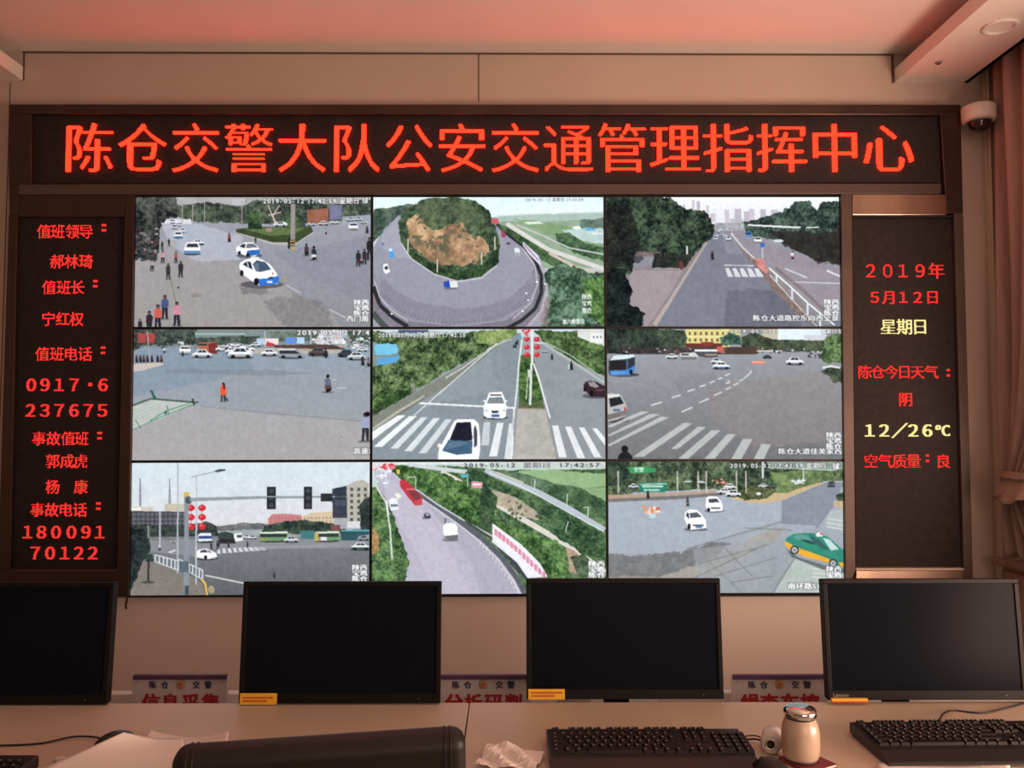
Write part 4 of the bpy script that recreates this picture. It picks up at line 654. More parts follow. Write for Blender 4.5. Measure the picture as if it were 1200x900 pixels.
    p.grain(10); return p.done(((22, 8), (1178, 8), (20, 662), (1178, 662)), GW, GH)

def pic_green_taxi():
    p = Pic((170, 178, 186), (150, 154, 158))
    p.grad([(0, 150), (1200, 150), (1200, 690), (0, 690)], (160, 170, 184), (146, 150, 156), tex=5)
    p.poly([(0, 200), (880, 200), (870, 300), (500, 420), (380, 450), (0, 450)], (162, 170, 182), .8, tex=3); p.poly([(880, 200), (1090, 110), (1180, 110), (1130, 230), (1060, 320), (880, 310)], (130, 136, 150), .9, tex=4)
    p.poly([(0, 450), (200, 462), (420, 440), (560, 390), (640, 400), (560, 470), (300, 570), (0, 600)], (108, 108, 108), .75, wob=16, tex=16, cells=(12, 5)); p.poly([(0, 560), (300, 560), (560, 470), (760, 360), (900, 320), (860, 380), (640, 520), (420, 640), (0, 690)], (160, 152, 140), .65, wob=14, tex=12)
    p.poly([(450, 430), (900, 380), (930, 470), (850, 640), (350, 690), (480, 560)], (150, 156, 162), .6, tex=8)
    for a, b, w in (((420, 430), (880, 300), 8), ((480, 500), (820, 410), 7), ((300, 640), (760, 430), 8), ((560, 560), (860, 470), 6), ((700, 330), (930, 340), 8), ((600, 420), (740, 560), 6), ((640, 590), (840, 560), 7), ((520, 480), (700, 650), 5)): p.line(a, b, w, (120, 120, 118), .55)
    p.poly([(940, 480), (1200, 540), (1200, 690), (835, 690), (850, 640)], (172, 182, 176), tex=6); p.line((942, 480), (840, 640), 6, (124, 130, 136)); p.line((1090, 270), (1050, 330), 5, (124, 130, 136)); p.poly([(1110, 250), (1200, 240), (1200, 340), (1090, 330)], (176, 182, 180), .7)
    for y in (285, 305, 325, 525, 545, 565): p.line((1100 if y < 400 else 1030, y), (1180, y + 14), 6, (206, 212, 206), .7)
    # trees and verge
    p.fol([(0, 0), (1200, 0), (1200, 100), (1080, 105), (900, 150), (760, 170), (560, 140), (380, 150), (200, 160), (0, 175)], (38, 52, 42), (112, 132, 96), 8, 101); p.fol([(820, 60), (1120, 50), (1130, 90), (900, 130), (840, 110)], (84, 104, 66), (136, 160, 104), 8, 102); p.fol([(0, 0), (140, 0), (150, 90), (100, 120), (0, 130)], (34, 50, 42), (78, 98, 78), 10, 103); p.poly([(800, 0), (1200, 10), (1200, 50), (820, 44)], (160, 182, 172), .7, wob=6)
    p.poly([(40, 170), (330, 160), (560, 148), (560, 160), (330, 175), (40, 195)], (176, 150, 130)); p.poly([(40, 190), (400, 172), (600, 158), (600, 172), (400, 190), (40, 205)], (112, 108, 104), .9)
    p.poly([(625, 185), (680, 175), (860, 160), (1060, 108), (1080, 112), (900, 190), (800, 212), (720, 208)], (196, 172, 128), wob=3); p.fol([(645, 170), (700, 130), (780, 120), (860, 150), (800, 190), (700, 196)], (54, 66, 44), (118, 122, 84), 8, 104); p.fol([(860, 130), (1070, 90), (1070, 108), (900, 160), (850, 160)], (86, 104, 66), (130, 150, 98), 5, 105); p.poly([(1130, 200), (1180, 195), (1180, 245), (1130, 225)], (190, 170, 140)); p.fol([(1140, 170), (1200, 150), (1200, 200), (1145, 198)], (44, 60, 46), (96, 116, 84), 6, 106)
    for x in (90, 375, 475, 514, 705, 660): p.line((x, 55), (x + 2, 160), 7, (186, 182, 170))
    p.line((787, 10), (786, 90), 10, (200, 206, 210)); p.line((982, 30), (984, 120), 5, (196, 204, 204)); p.path([(820, 40), (960, 44), (1140, 52)], 6, (196, 214, 206), .8)
    p.poly([(135, 36), (225, 34), (270, 40), (270, 62), (150, 66)], (60, 156, 96)); p.text("交警", 165, 36, 50, 26, (226, 240, 230), None); p.poly([(195, 112), (320, 108), (330, 128), (315, 158), (200, 158), (192, 130)], (40, 130, 104)); p.rect(206, 124, 306, 134, (206, 230, 214), .8); p.rect(214, 142, 290, 152, (190, 222, 206), .8); p.line((196, 120), (326, 116), 5, (180, 200, 196))
    p.car(165, 138, 50); p.car(492, 116, 38); p.car(428, 112, 34); p.car(790, 135, 46); p.car(825, 138, 44, (90, 94, 96)); p.blobs(920, 100, 990, 120, 10, [(214, 220, 224)], 6, 10, 17); p.blobs(530, 95, 610, 118, 10, [(190, 90, 80), (210, 180, 150)], 5, 9, 18); p.car(1118, 132, 36, (80, 90, 84), None, 'f'); p.bike(233, 188, 40, (40, 40, 44)); p.bike(424, 224, 44, (70, 92, 92), (150, 80, 90)); p.ell(768, 165, 12, 7, (220, 220, 216))
    p.car(628, 142, 60); p.car(604, 166, 66); p.car(646, 178, 74)
    p.blobs(212, 222, 290, 262, 26, [(226, 140, 90), (236, 180, 140), (206, 110, 80), (236, 220, 206)], 5, 10, 19); p.rect(240, 262, 272, 282, (180, 214, 226), .8); p.rect(250, 222, 256, 256, (206, 120, 90))
    # two white cars
    p.ell(554, 248, 48, 8, (112, 118, 128)); p.poly([(512, 225), (514, 184), (530, 176), (566, 178), (584, 196), (596, 222), (592, 248), (530, 250)], (234, 236, 240)); p.poly([(528, 208), (526, 190), (566, 188), (580, 206)], (70, 78, 90)); p.rect(538, 230, 584, 238, (90, 96, 104)); p.ell(527, 242, 7, 10, (40, 42, 48))
    p.ell(466, 336, 58, 9, (104, 108, 116)); p.poly([(410, 285), (414, 252), (435, 240), (472, 242), (492, 262), (514, 292), (516, 330), (440, 338), (425, 320)], (238, 240, 244)); p.poly([(440, 282), (434, 258), (470, 254), (496, 276)], (84, 92, 104)); p.poly([(418, 270), (424, 252), (432, 260), (434, 288)], (60, 64, 74)); p.rect(450, 312, 504, 320, (90, 94, 104)); p.rect(464, 320, 496, 330, (80, 130, 190)); p.ell(433, 322, 8, 14, (38, 40, 46))
    # green and yellow taxi
    p.poly([(905, 430), (960, 470), (1090, 510), (1200, 530), (1200, 550), (1080, 530), (930, 470)], (90, 94, 98), .8)
    p.poly([(898, 398), (906, 376), (935, 360), (990, 354), (1060, 356), (1110, 376), (1160, 420), (1200, 450), (1200, 525), (1130, 505), (1010, 470), (960, 450), (920, 430), (900, 415)], (52, 140, 118)); p.poly([(896, 394), (930, 408), (940, 425), (970, 428), (1110, 478), (1120, 500), (1000, 470), (958, 452), (918, 430), (898, 414)], (236, 168, 44)); p.poly([(1160, 495), (1200, 500), (1200, 525), (1165, 512)], (236, 168, 44))
    p.poly([(935, 372), (960, 362), (1000, 364), (1030, 395), (960, 390)], (90, 150, 140)); p.poly([(965, 384), (1010, 388), (1060, 412), (1010, 404)], (40, 80, 76)); p.poly([(1020, 372), (1064, 384), (1110, 436), (1080, 430), (1030, 398)], (60, 96, 96)); p.poly([(1080, 378), (1110, 384), (1160, 432), (1120, 440)], (180, 210, 210)); p.line((1016, 362), (1120, 438), 4, (40, 110, 96))
    for x, y in ((944, 436), (1132, 500)): p.ell(x, y, 21, 21, (50, 54, 58)); p.ell(x, y, 14, 14, (170, 176, 180)); p.ell(x, y, 5, 5, (80, 84, 90))
    p.poly([(1044, 360), (1060, 352), (1082, 358), (1078, 372), (1050, 372)], (236, 222, 214)); p.rect(1066, 356, 1082, 364, (214, 90, 80))
    p.text("2019-05-12 17:42:59 星期四", 628, 14, 465, 30); p.text("球", 1122, 16, 36, 34, k=4); p.text("南环路SU西口", 912, 592, 250, 34, k=4); place_caption(p, 1098, 512, ["陕西", "宝鸡"], 38, 28)
    p.grain(7); return p.done(((42, 10), (1170, 10), (45, 640), (1185, 640)), GW, GH)
# ---------------------------------------------------------------- the room
YW = 3.53                                   # wall behind the displays
zt = at_y(594, 62, YW).z; zs = at_y(594, 96, YW).z; zl = at_y(594, 80, YW).z
xL = at_y(27, 90, YW).x; xR = at_y(1048, 95, YW).x; xE = at_y(1134, 93, YW).x; xC = at_y(1168, 200, YW).x
HW = 3.32
struct(MB().box(-3.2, 2.75, -3.2, YW + .15, -.1, 0).build('floor', M['floor']))
w = struct(MB().box(-3.2, 2.75, YW, YW + .15, 0, HW).build('wall_back', M['panel']))
struct(MB().box(-3.35, -3.2, -3.2, YW + .15, 0, HW).build('wall_left', M['panel']))
struct(MB().box(2.75, 2.9, -3.2, YW + .15, 0, HW).build('wall_right', M['panel']))
ce = struct(MB().box(-3.2, 2.75, -3.2, YW, HW - .06, HW).build('ceiling', M['plaster']))
MB().box(xL - .35, xR + .35, -3.2, YW - .001, zt, HW - .06).build('ceiling_tray', M['plaster'], ce)
# lowered borders with an upturned lip in front of the cove
s = MB().box(xR + .12, xE, -3.2, YW - .001, zs, zs + .03); s.box(xR, xR + .12, -3.2, YW - .001, zs, zl); s.box(xE - .02, xE, -3.2, YW - .001, zs, HW - .06)
s.build('ceiling_border', M['plaster'], ce)
s = MB().box(-3.2, xL - .12, -3.2, YW - .001, zs, zs + .03); s.box(xL - .12, xL, -3.2, YW - .001, zs, zl); s.build('ceiling_border', M['plaster'], ce)
# panelled skin of the back wall: thin joints and the reveal strip that follows the ceiling step
j = MB(); xj = at_y(561, 90, YW).x
j.box(xj - .0022, xj + .0022, YW - .002, YW, zs - .09, zt - .004); j.box(xL - .003, xR + .003, YW - .003, YW, zt - .008, zt - .001)
j.box(xR - .012, xR - .001, YW - .003, YW, zs, zt - .008); j.box(xL + .001, xL + .006, YW - .003, YW, zs, zt - .008)
xq = at_y(12, 110, YW).x; j.box(xq - .0015, xq + .0015, YW - .002, YW, 1.0, zs - .01)
j.build('trim_1', M['joint']); struct(bpy.data.objects['trim_1'])
j = MB().box(xL - .001, xR + .001, YW - .006, YW, zt - .001, zt + .001)
# pilaster between the display surround and the curtain corner
pl0 = at_y(1131, 400, YW - .05).x; pl1 = at_y(1168, 400, YW - .05).x
s = MB().box(pl1 - .003, pl1 + .002, YW - .05, YW, .0, HW - .06); struct(s.build('trim_2', M['edge'], bevel=.004))
struct(MB().box(-3.2, 2.75, YW - .015, YW, 0, .09).build('baseboard_back', M['joint']))

a = at_y(0, 699.5, YW).z
struct(MB().box(-3.2, 2.02, YW - .012, YW - .0005, .09, a).build('trim_3', M['cream_panel'], bevel=.002))

# recessed downlight and small sensor in the right border
p = at_z(1172, 31, zs)
t = thing('downlight', (p.x, p.y, zs), 'round recessed downlight with white rim in the right ceiling border', 'ceiling light')
MB().lathe([(.062, 0), (.064, -.004), (.060, -.008), (.050, -.009), (.046, -.004), (.046, .004)], 40, cap=False).build('trim_ring', M['white'], t, smooth=True)
MB().lathe([(.0458, .004), (.030, .024), (.012, .028), (.0005, .029)], 32, cap=False).build('reflector', M['shiny'], t, smooth=True)
MB().lathe([(.0005, .010), (.014, .011), (.020, .016), (.022, .024)], 24, cap=False).build('bulb', M['lamp_glass'], t, smooth=True)
p = at_z(1100, 73, zs)
t = thing('ceiling_sensor', (p.x, p.y, zs), 'tiny dark sensor hole in the right ceiling border near the wall', 'sensor')
MB().lathe([(.0005, -.007), (.009, -.007), (.014, -.003), (.015, 0)], 20, cap=False).build('sensor_rim', M['grey'], t, smooth=True)
MB().lathe([(.0005, -.010), (.006, -.009), (.008, -.0065)], 16, cap=False).build('sensor_eye', M['black'], t, smooth=True)

# ---------------------------------------------------------------- display surround (one dark metal frame)
YF = 3.475; YB = YW - .002                   # frame face, frame back
sur = thing('display_surround', (0, YW, 0), 'dark bronze metal surround framing the LED boards and the video wall', 'frame')
def band(name, q, m, y0=YF, y1=YB, parent=sur, bevel=.003):
    """a frame member: pixel quad tl,tr,br,bl seen on its front plane"""
    a = [at_y(x, y, y0) - Vector((0, YW, 0)) for x, y in q]; b = [Vector((v.x, y1 - YW, v.z)) for v in a]
    return MB().hexa(a, b).build(name, m, parent, bevel=bevel)
band('top_rail', [(10, 122), (1126, 122.5), (1126, 134.5), (10, 133.5)], M['frame'])
band('left_stile', [(10, 133.5), (37, 133.7), (37, 216), (10, 216)], M['frame'])
band('left_stile', [(10, 216), (21.8, 216), (21, 251), (10.6, 251)], M['frame'])
band('left_stile', [(10, 251), (20.5, 251), (12, 668), (-3, 668)], M['frame'])
band('banner_end_panel', [(1102, 134.5), (1126, 134.5), (1129, 250), (1109, 250)], M['frame'])
band('right_stile', [(1118, 250), (1129, 250), (1140.5, 678), (1130, 678)], M['frame_v'])
band('middle_rail', [(22, 216), (1103, 215), (1103, 227), (22, 228)], M['frame_v'])
band('board_header', [(21.8, 228), (146, 228), (145, 254), (21, 254)], M['frame'], YF + .004)
band('inner_stile', [(146, 228), (157.5, 228), (150.5, 699), (136, 699)], M['frame'])
band('inner_stile', [(985.5, 227), (998.5, 227), (1003, 668), (991, 697)], M['frame_v'])
band('bottom_rail', [(-4, 668), (136.5, 668.5), (136, 700), (-5, 700)], M['frame'])
band('polished_panel', [(999, 227.5), (1108, 227.5), (1109.5, 252), (999, 252)], M['shiny'], YF - .004)
band('polished_panel', [(1003, 668.5), (1130, 668.5), (1130.4, 690), (1003.2, 690)], M['shiny'], YF)
band('threshold_strip', [(1003, 666), (1130, 666), (1130, 668.6), (1003, 668.6)], M['edge'], YF - .004)
band('threshold_strip', [(11, 668), (137, 668), (137, 670), (11, 670)], M['frame_v'], YF - .004)
band('board_header', [(998.8, 252), (1117.5, 252), (1117.5, 254.5), (998.8, 254.5)], M['led'])

# ---------------------------------------------------------------- LED boards
YL = 3.498
def led_line(items, em, m, parent, origin, grid=24, kx=4, ky=1, thr=.42, depth=.006, name='lit_character', Y=YL):
    """items: (character, centre px, centre py). Lit dots of the board, merged into runs, standing proud of its face"""
    for ch, cx, cy in items:
        mb = MB(); g = glyph(ch)
        if adv(ch) < 1:                                   # centre a narrow glyph in its cell
            cols = np.where(g.any(0))[0]; g = shift(g, int(GN // 2 - (cols[0] + cols[-1]) // 2), 1)
        g = bold(g, kx, ky)
        n = GN // grid; c = g.reshape(grid, n, grid, n).mean((1, 3)) > thr
        A = at_y(cx - em / 2, cy + em / 2, Y) - origin; B = at_y(cx + em / 2, cy - em / 2, Y) - origin
        dx = (B.x - A.x) / grid; dz = (B.z - A.z) / grid
        for r in range(grid):
            k = 0
            while k < grid:
                if c[r, k]:
                    e = k
                    while e < grid and c[r, e]: e += 1
                    mb.box(A.x + k * dx, A.x + e * dx, A.y - depth, A.y, A.z + r * dz, A.z + (r + 1) * dz); k = e
                else: k += 1
        mb.build(name, m, parent)
def board(name, q, label, cat):
    P = [at_y(x, y, YL) for x, y in q]; o = (P[2] + P[3]) / 2
    t = thing(name, o, label, cat)
    MB().hexa([v - o for v in P], [Vector((v.x, YB - .001, v.z)) - o for v in P]).build('board_face', M['led'], t, bevel=.002)
    return t, o
t, o = board('led_banner', [(37, 134), (1101.5, 135), (1103, 214.5), (37, 216)], 'long black LED banner with one line of large orange-red Chinese characters', 'LED sign')
led_line([(c, 105 + i * 62.35, 175.5) for i, c in enumerate("陈仓交警大队公安交通管理指挥中心")], 62.5, M['red_led'], t, o, grid=60, kx=0, ky=-4, thr=.45, depth=.010)
t, o = board('led_board', [(20, 254), (145, 254), (136, 668.5), (11.5, 668.5)], 'tall black LED board with red duty names and telephone numbers, left of the video wall', 'LED sign')
def row(s, xs, y, dy=0): return [(c, x, y + dy) for c, x in zip(s, xs)]
L = [("值班领导", (52, 68, 85, 101), 271.5), ("郝林琦", (67, 84, 101), 306.5), ("值班长", (58, 75, 91), 337), ("宁红权", (57, 74, 90), 374), ("值班电话", (50, 67, 83, 100), 415), ("事故值班", (46, 63, 80, 96), 514), ("郭成虎", (62, 79, 95), 540.5), ("杨康", (62, 95), 570.5), ("事故电话", (44, 61, 77, 94), 597.5)]
for s_, xs, y in L: led_line(row(s_, xs, y), 17.6, M['red_led2'], t, o, kx=0, ky=0, thr=.4, depth=.004)
for x, y in ((122, 267), (112, 332.5), (121, 410.5), (117, 510.5), (115.5, 593)):
    a = at_y(x, y, YL) - o
    MB().box(a.x - .009, a.x + .009, a.y - .004, a.y, a.z + .006, a.z + .016).box(a.x - .009, a.x + .009, a.y - .004, a.y, a.z - .016, a.z - .006).build('lit_colon', M['red_led2'], t)
for s_, xs, y in (("０９１７・６", (37, 53, 69.5, 87, 106, 121), 451), ("２３７６７５", (36, 53, 69.5, 87, 103.5, 120.5), 481), ("１８００９１", (32.5, 49, 66, 84, 101, 117), 623.5), ("７０１２２", (41.5, 59, 76, 92.5, 109), 648)):
    led_line(row(s_, xs, y), 19.5, M['red_led2'], t, o, kx=3, ky=0, depth=.004)
t, o = board('led_board', [(998.5, 254), (1117.5, 254), (1130, 667), (1003, 667)], 'tall LED board showing date, weather and air quality, right of the video wall', 'LED sign')
led_line(row("２０１９年", (1020, 1040, 1058, 1078, 1097), 317.5), 20, M['red_led2'], t, o, kx=0, ky=0, thr=.4, depth=.004)
led_line(row("５月１２日", (1025, 1042, 1058, 1075, 1092.5), 348.5), 17, M['red_led2'], t, o, kx=2, ky=0, depth=.004)
led_line(row("星期日", (1041, 1060, 1078), 383), 19.5, M['yel_led'], t, o, kx=1, ky=0, depth=.004)
led_line(row("陈仓今日天气", (1013, 1028.5, 1044, 1059.5, 1075, 1091), 436), 16.8, M['red_led2'], t, o, kx=0, ky=0, depth=.004)
led_line(row("阴", (1061,), 468), 17.5, M['red_led2'], t, o, kx=2, ky=0, depth=.004)
led_line(row("１２／２６", (1019, 1036, 1054, 1070, 1086.5), 504.5), 19, M['yel_led'], t, o, kx=4, ky=0, depth=.004)
led_line(row("℃", (1104,), 504.5), 17, M['yel_led'], t, o, kx=4, ky=0, depth=.004)
led_line(row("空气质量良", (1020.5, 1037, 1054, 1070.5, 1105), 540.5), 17.4, M['red_led2'], t, o, kx=0, ky=0, thr=.4, depth=.004)
for x, y in ((1111, 437), (1086.5, 537)):
    a = at_y(x, y, YL) - o
    MB().box(a.x - .006, a.x + .006, a.y - .004, a.y, a.z + .007, a.z + .017).box(a.x - .006, a.x + .006, a.y - .004, a.y, a.z - .016, a.z - .006).build('lit_colon', M['red_led2'], t)

# ---------------------------------------------------------------- nine-display video wall
YV = 3.49
PICS = [(pic_taxi_square, 'top left video wall display, blue and white taxi on a busy square'),
        (pic_hill_bend, 'top middle display of the video wall showing a road bending round a bare rocky hill'),
        (pic_avenue, 'top right display of the video wall showing a straight avenue between dark trees'),
        (pic_wide_junction, 'middle left video wall display, wide grey junction with a person in orange'),
        (pic_zebra_road, 'centre display of the video wall showing two white cars at a zebra crossing'),
        (pic_bus_junction, 'middle right display of the video wall showing a blue bus at a junction'),
        (pic_lantern_corner, 'bottom left video wall display, traffic lights on a long arm and red lanterns'),
        (pic_truck_road, 'bottom middle display of the video wall showing red trucks on a tree-lined road'),
        (pic_green_taxi, 'bottom right display of the video wall showing a green and yellow taxi')]
GX = [[(158, 229.5), (436, 229.5), (708.5, 229.5), (984.5, 229.5)], [(155.5, 384.5), (435.5, 384.5), (709.5, 384), (987, 384)],
      [(153, 541), (434.8, 540), (711, 539.5), (989, 539.5)], [(151, 699.5), (434, 698), (712, 697), (990.5, 696)]]
def dlin(a): return np.where(a <= .04045, a / 12.92, ((a + .055) / 1.055) ** 2.4)
for i, (fn, label) in enumerate(PICS):
    r, c = divmod(i, 3)
    q = [GX[r][c], GX[r][c + 1], GX[r + 1][c + 1], GX[r + 1][c]]; P = [at_y(x, y, YV) for x, y in q]; o = (P[2] + P[3]) / 2
    t = thing('video_display', o, label, 'display', 'displays of the video wall')
    P = [v - o for v in P]; g = .0012
    P = [P[0] + Vector((g, 0, -g)), P[1] + Vector((-g, 0, -g)), P[2] + Vector((-g, 0, g)), P[3] + Vector((g, 0, g))]
    bz = .0045
    I = [P[0] + Vector((bz, 0, -bz)), P[1] + Vector((-bz, 0, -bz)), P[2] + Vector((-bz, 0, bz)), P[3] + Vector((bz, 0, bz))]
    bk = [Vector((v.x, YB - .001 - YV, v.z)) for v in P]; J = [v + Vector((0, .003, 0)) for v in I]
    MB().add(P + I + bk + J, [(a, (a + 1) % 4, (a + 1) % 4 + 4, a + 4) for a in range(4)] + [(a, a + 8, (a + 1) % 4 + 8, (a + 1) % 4) for a in range(4)] + [(8, 9, 10, 11)] + [(a + 4, (a + 1) % 4 + 4, (a + 1) % 4 + 12, a + 12) for a in range(4)]).build('bezel', M['bezel'], t)
    col = fn(); v, u = np.mgrid[0:GH, 0:GW]; u = (u / (GW - 1)).ravel()[:, None]; v = (v / (GH - 1)).ravel()[:, None]
    K = [np.array(k) for k in J]; pos = (K[0] * (1 - u) + K[1] * u) * (1 - v) + (K[3] * (1 - u) + K[2] * u) * v; pos[:, 1] -= .001
    me = bpy.data.meshes.new('screen_picture'); nv = GW * GH; nf = (GW - 1) * (GH - 1)
    me.vertices.add(nv); me.vertices.foreach_set('co', pos.astype(np.float32).ravel())
    ii = (np.arange(GH - 1)[:, None] * GW + np.arange(GW - 1)[None]).ravel(); idx = np.stack([ii, ii + GW, ii + GW + 1, ii + 1], 1).ravel().astype(np.int32)
    me.loops.add(nf * 4); me.loops.foreach_set('vertex_index', idx); me.polygons.add(nf); me.polygons.foreach_set('loop_start', np.arange(0, nf * 4, 4, dtype=np.int32)); me.update(calc_edges=True)
    at = me.color_attributes.new('picture', 'FLOAT_COLOR', 'POINT'); cc = np.ones((nv, 4), np.float32); cc[:, :3] = dlin(col.clip(0, 1)).reshape(-1, 3); at.data.foreach_set('color', cc.ravel())
    me.materials.append(M['picture']); so = bpy.data.objects.new('screen_picture', me); COL.objects.link(so); so.parent = t
# thin dark trim under the video wall and a loose cable end
a = at_y(150, 698.5, YF + .01); b = at_y(991, 696, YF + .01)
MB().box(a.x, b.x, 0, YB - YF - .01, -.006, .0).build('lower_edge_strip', M['bezel'], sur).location = (0, YF + .01 - YW, (a.z + b.z) / 2 - .002)
a = at_y(148, 701, YF - .004)
tag(MB().tube(smooth_path([a + Vector((0, .01, .01)), a + Vector((.001, .002, -.012)), a + Vector((-.002, .001, -.03)), a + Vector((.001, .002, -.045))], 5), .004, 8).build('cable_end', M['cable'], smooth=True), 'short dark cable end hanging below the lower left corner of the video wall', 'cable')

# ---------------------------------------------------------------- dome camera on the wall
p = at_y(1147, 134, 3.43)
t = thing('dome_camera', p, 'white dome security camera with dark glass high on the wall at right', 'security camera')
MB().lathe([(.0005, .046), (.060, .046), (.072, .040), (.076, .030), (.075, -.028), (.070, -.038), (.052, -.040), (.0005, -.040)], 40, cap=False).build('housing', M['white'], t, smooth=True)
t.scale = (.9, .9, .82)
MB().lathe([(.050, -.040), (.049, -.055), (.043, -.072), (.030, -.086), (.014, -.093), (.0005, -.095)], 32, cap=False).build('dome', M['glass_dark'], t, smooth=True)
MB().lathe([(.056, -.0385), (.056, -.043), (.050, -.044), (.049, -.039)], 32, cap=False).build('dome_ring', M['grey'], t, smooth=True)
MB().box(-.018, .06, .05, YW - p.y, -.020, .030).build('wall_bracket', M['white'], t, bevel=.006)

# ---------------------------------------------------------------- curtain, tieback, sill cupboard
zs1 = at_y(1172, 655, 3.40).z; zc0, zc1 = zs1 + .006, 3.2; zti = at_y(1190, 562, 3.33).z; zfl = at_y(1180, 585, 3.33).z
def curtain(nu=150, nv=70):
    vs = []; 
    for k in range(nv):
        z = zc1 + (zc0 - zc1) * k / (nv - 1)
        if z > zti: s = (zc1 - z) / (zc1 - zti); w = s ** 5
        else: s = (z - zc0) / (zti - zc0); w = s ** .8
        near = 2.42 + (3.02 - 2.42) * w; far = 3.50 + (3.46 - 3.50) * w
        if z <= zti: near = 2.42 + .6 * w; far = 3.49 - .03 * w
        for q in range(nu):
            u = q / (nu - 1); y = far + (near - far) * u
            x = 2.106 + .030 * math.sin(u * 2 * math.pi * 11 + .5 * math.sin(z * 1.3)) * (1 - .35 * w) + .01 * math.sin(u * 31 + z * 2) - .05 * w * math.sin(math.pi * u)
            vs.append((x, y, z))
    m = MB(); m.add(vs, [(k * nu + q, k * nu + q + 1, (k + 1) * nu + q + 1, (k + 1) * nu + q) for k in range(nv - 1) for q in range(nu - 1)]); return m
t = thing('curtain', (0, 0, 0), 'reddish brown pleated curtain tied back at the right edge of the room', 'curtain')
co = curtain().build('curtain_cloth', M['curtain'], t, smooth=True); sd = co.modifiers.new('thickness', 'SOLIDIFY'); sd.thickness = .004
# gathered tieback band with a flared frill below it
vs = []; NU, NV = 96, 9
for k in range(NV):
    f = k / (NV - 1); z = zti + .035 - f * (zti + .035 - zfl)
    for q in range(NU):
        a = 2 * math.pi * q / NU; fl = .0 if f < .3 else (f - .3) / .7
        ru = .010 * fl * math.sin(a * 14) ; rx = .062 + .035 * fl + ru; ry = .20 + .035 * fl + ru
        vs.append((2.075 + rx * math.cos(a), 3.21 + ry * math.sin(a), z - .012 * fl * math.sin(a * 7)))
fr = MB().add(vs, [(k * NU + q, k * NU + (q + 1) % NU, (k + 1) * NU + (q + 1) % NU, (k + 1) * NU + q) for k in range(NV - 1) for q in range(NU)]).build('tieback_frill', M['lining'], t, smooth=True)
sd = fr.modifiers.new('thickness', 'SOLIDIFY'); sd.thickness = .003
MB().tube([(2.075 + .068 * math.cos(a), 3.21 + .207 * math.sin(a), zti + .012 + .003 * math.sin(a * 16)) for a in [2 * math.pi * k / 64 for k in range(65)]], .009, 8).build('tieback_cord', M['lining'], t, smooth=True)
MB().tube([(2.06, 2.40, 3.215), (2.06, 3.46, 3.215)], .012, 12).build('curtain_rail', M['edge'], t)
zs1 = at_y(1172, 655, 3.40).z
t = thing('side_cupboard', (2.28, 3.0, 0), 'brown wooden cupboard below the curtain at the right edge', 'cupboard')
MB().prism([(-.235, .38), (-.255, .45), (-.20, .47), (.2, .47), (.2, -.9), (-.255, -.9)][::-1], zs1 - .03, zs1).build('cupboard_top', M['wood'], t, bevel=.008)
MB().box(-.21, .19, -.88, .44, .08, zs1 - .031).build('cupboard_body', M['wood'], t, bevel=.004)
for k in range(3):
    d = MB().box(-.226, -.2105, -.86 + k * .433, -.86 + k * .433 + .42, .11, zs1 - .05).build('cupboard_door', M['wood'], t, bevel=.004)
    MB().box(-.242, -.2265, -.86 + k * .433 + .36, -.86 + k * .433 + .375, .45, .58).build('handle', M['chrome'], d, bevel=.003)
MB().box(-.20, .18, -.86, .42, 0, .079).build('plinth', M['joint'], t)

# ---------------------------------------------------------------- control desk
ZD = .75; YR = at_z(594, 823, ZD).y; xs = at_z(550, 823, ZD).x
DF = 1.46
def desk(x0, x1, label):
    t = thing('control_desk', ((x0 + x1) / 2, YR, 0), label, 'desk', 'control desk units')
    h = (x1 - x0) / 2; e = .0012
    MB().box(-h + e, h - e, DF - YR, 0, ZD - .032, ZD).build('worktop', M['desk'], t, bevel=.003)
    MB().box(-h + .004, h - .004, -.04, .44, .50, .52).build('monitor_shelf', M['desk_body'], t, bevel=.002)
    MB().box(-h + .004, h - .004, -.06, -.0405, .06, ZD - .033).build('front_panel', M['desk_body'], t, bevel=.002)
    MB().box(-h + .004, h - .004, .4405, .475, .05, .632).build('rear_panel', M['white'], t, bevel=.003)
    n = max(2, int(round((x1 - x0) / .9)) + 1)
    for k in range(n):
        x = -h + .02 + (2 * h - .04) * k / (n - 1)
        MB().box(x - .013, x + .013, DF - YR + .34, -.0605, 0, ZD - .033).box(x - .013, x + .013, -.0605, .44, 0, .4995).build('side_support', M['desk_body'], t, bevel=.002)
    return t
desk(-2.62, xs, 'beige control desk unit left of the dark seam, behind the leather chair')
desk(xs, 2.02, 'beige control desk unit right of the dark seam, carrying the flask and two keyboards')

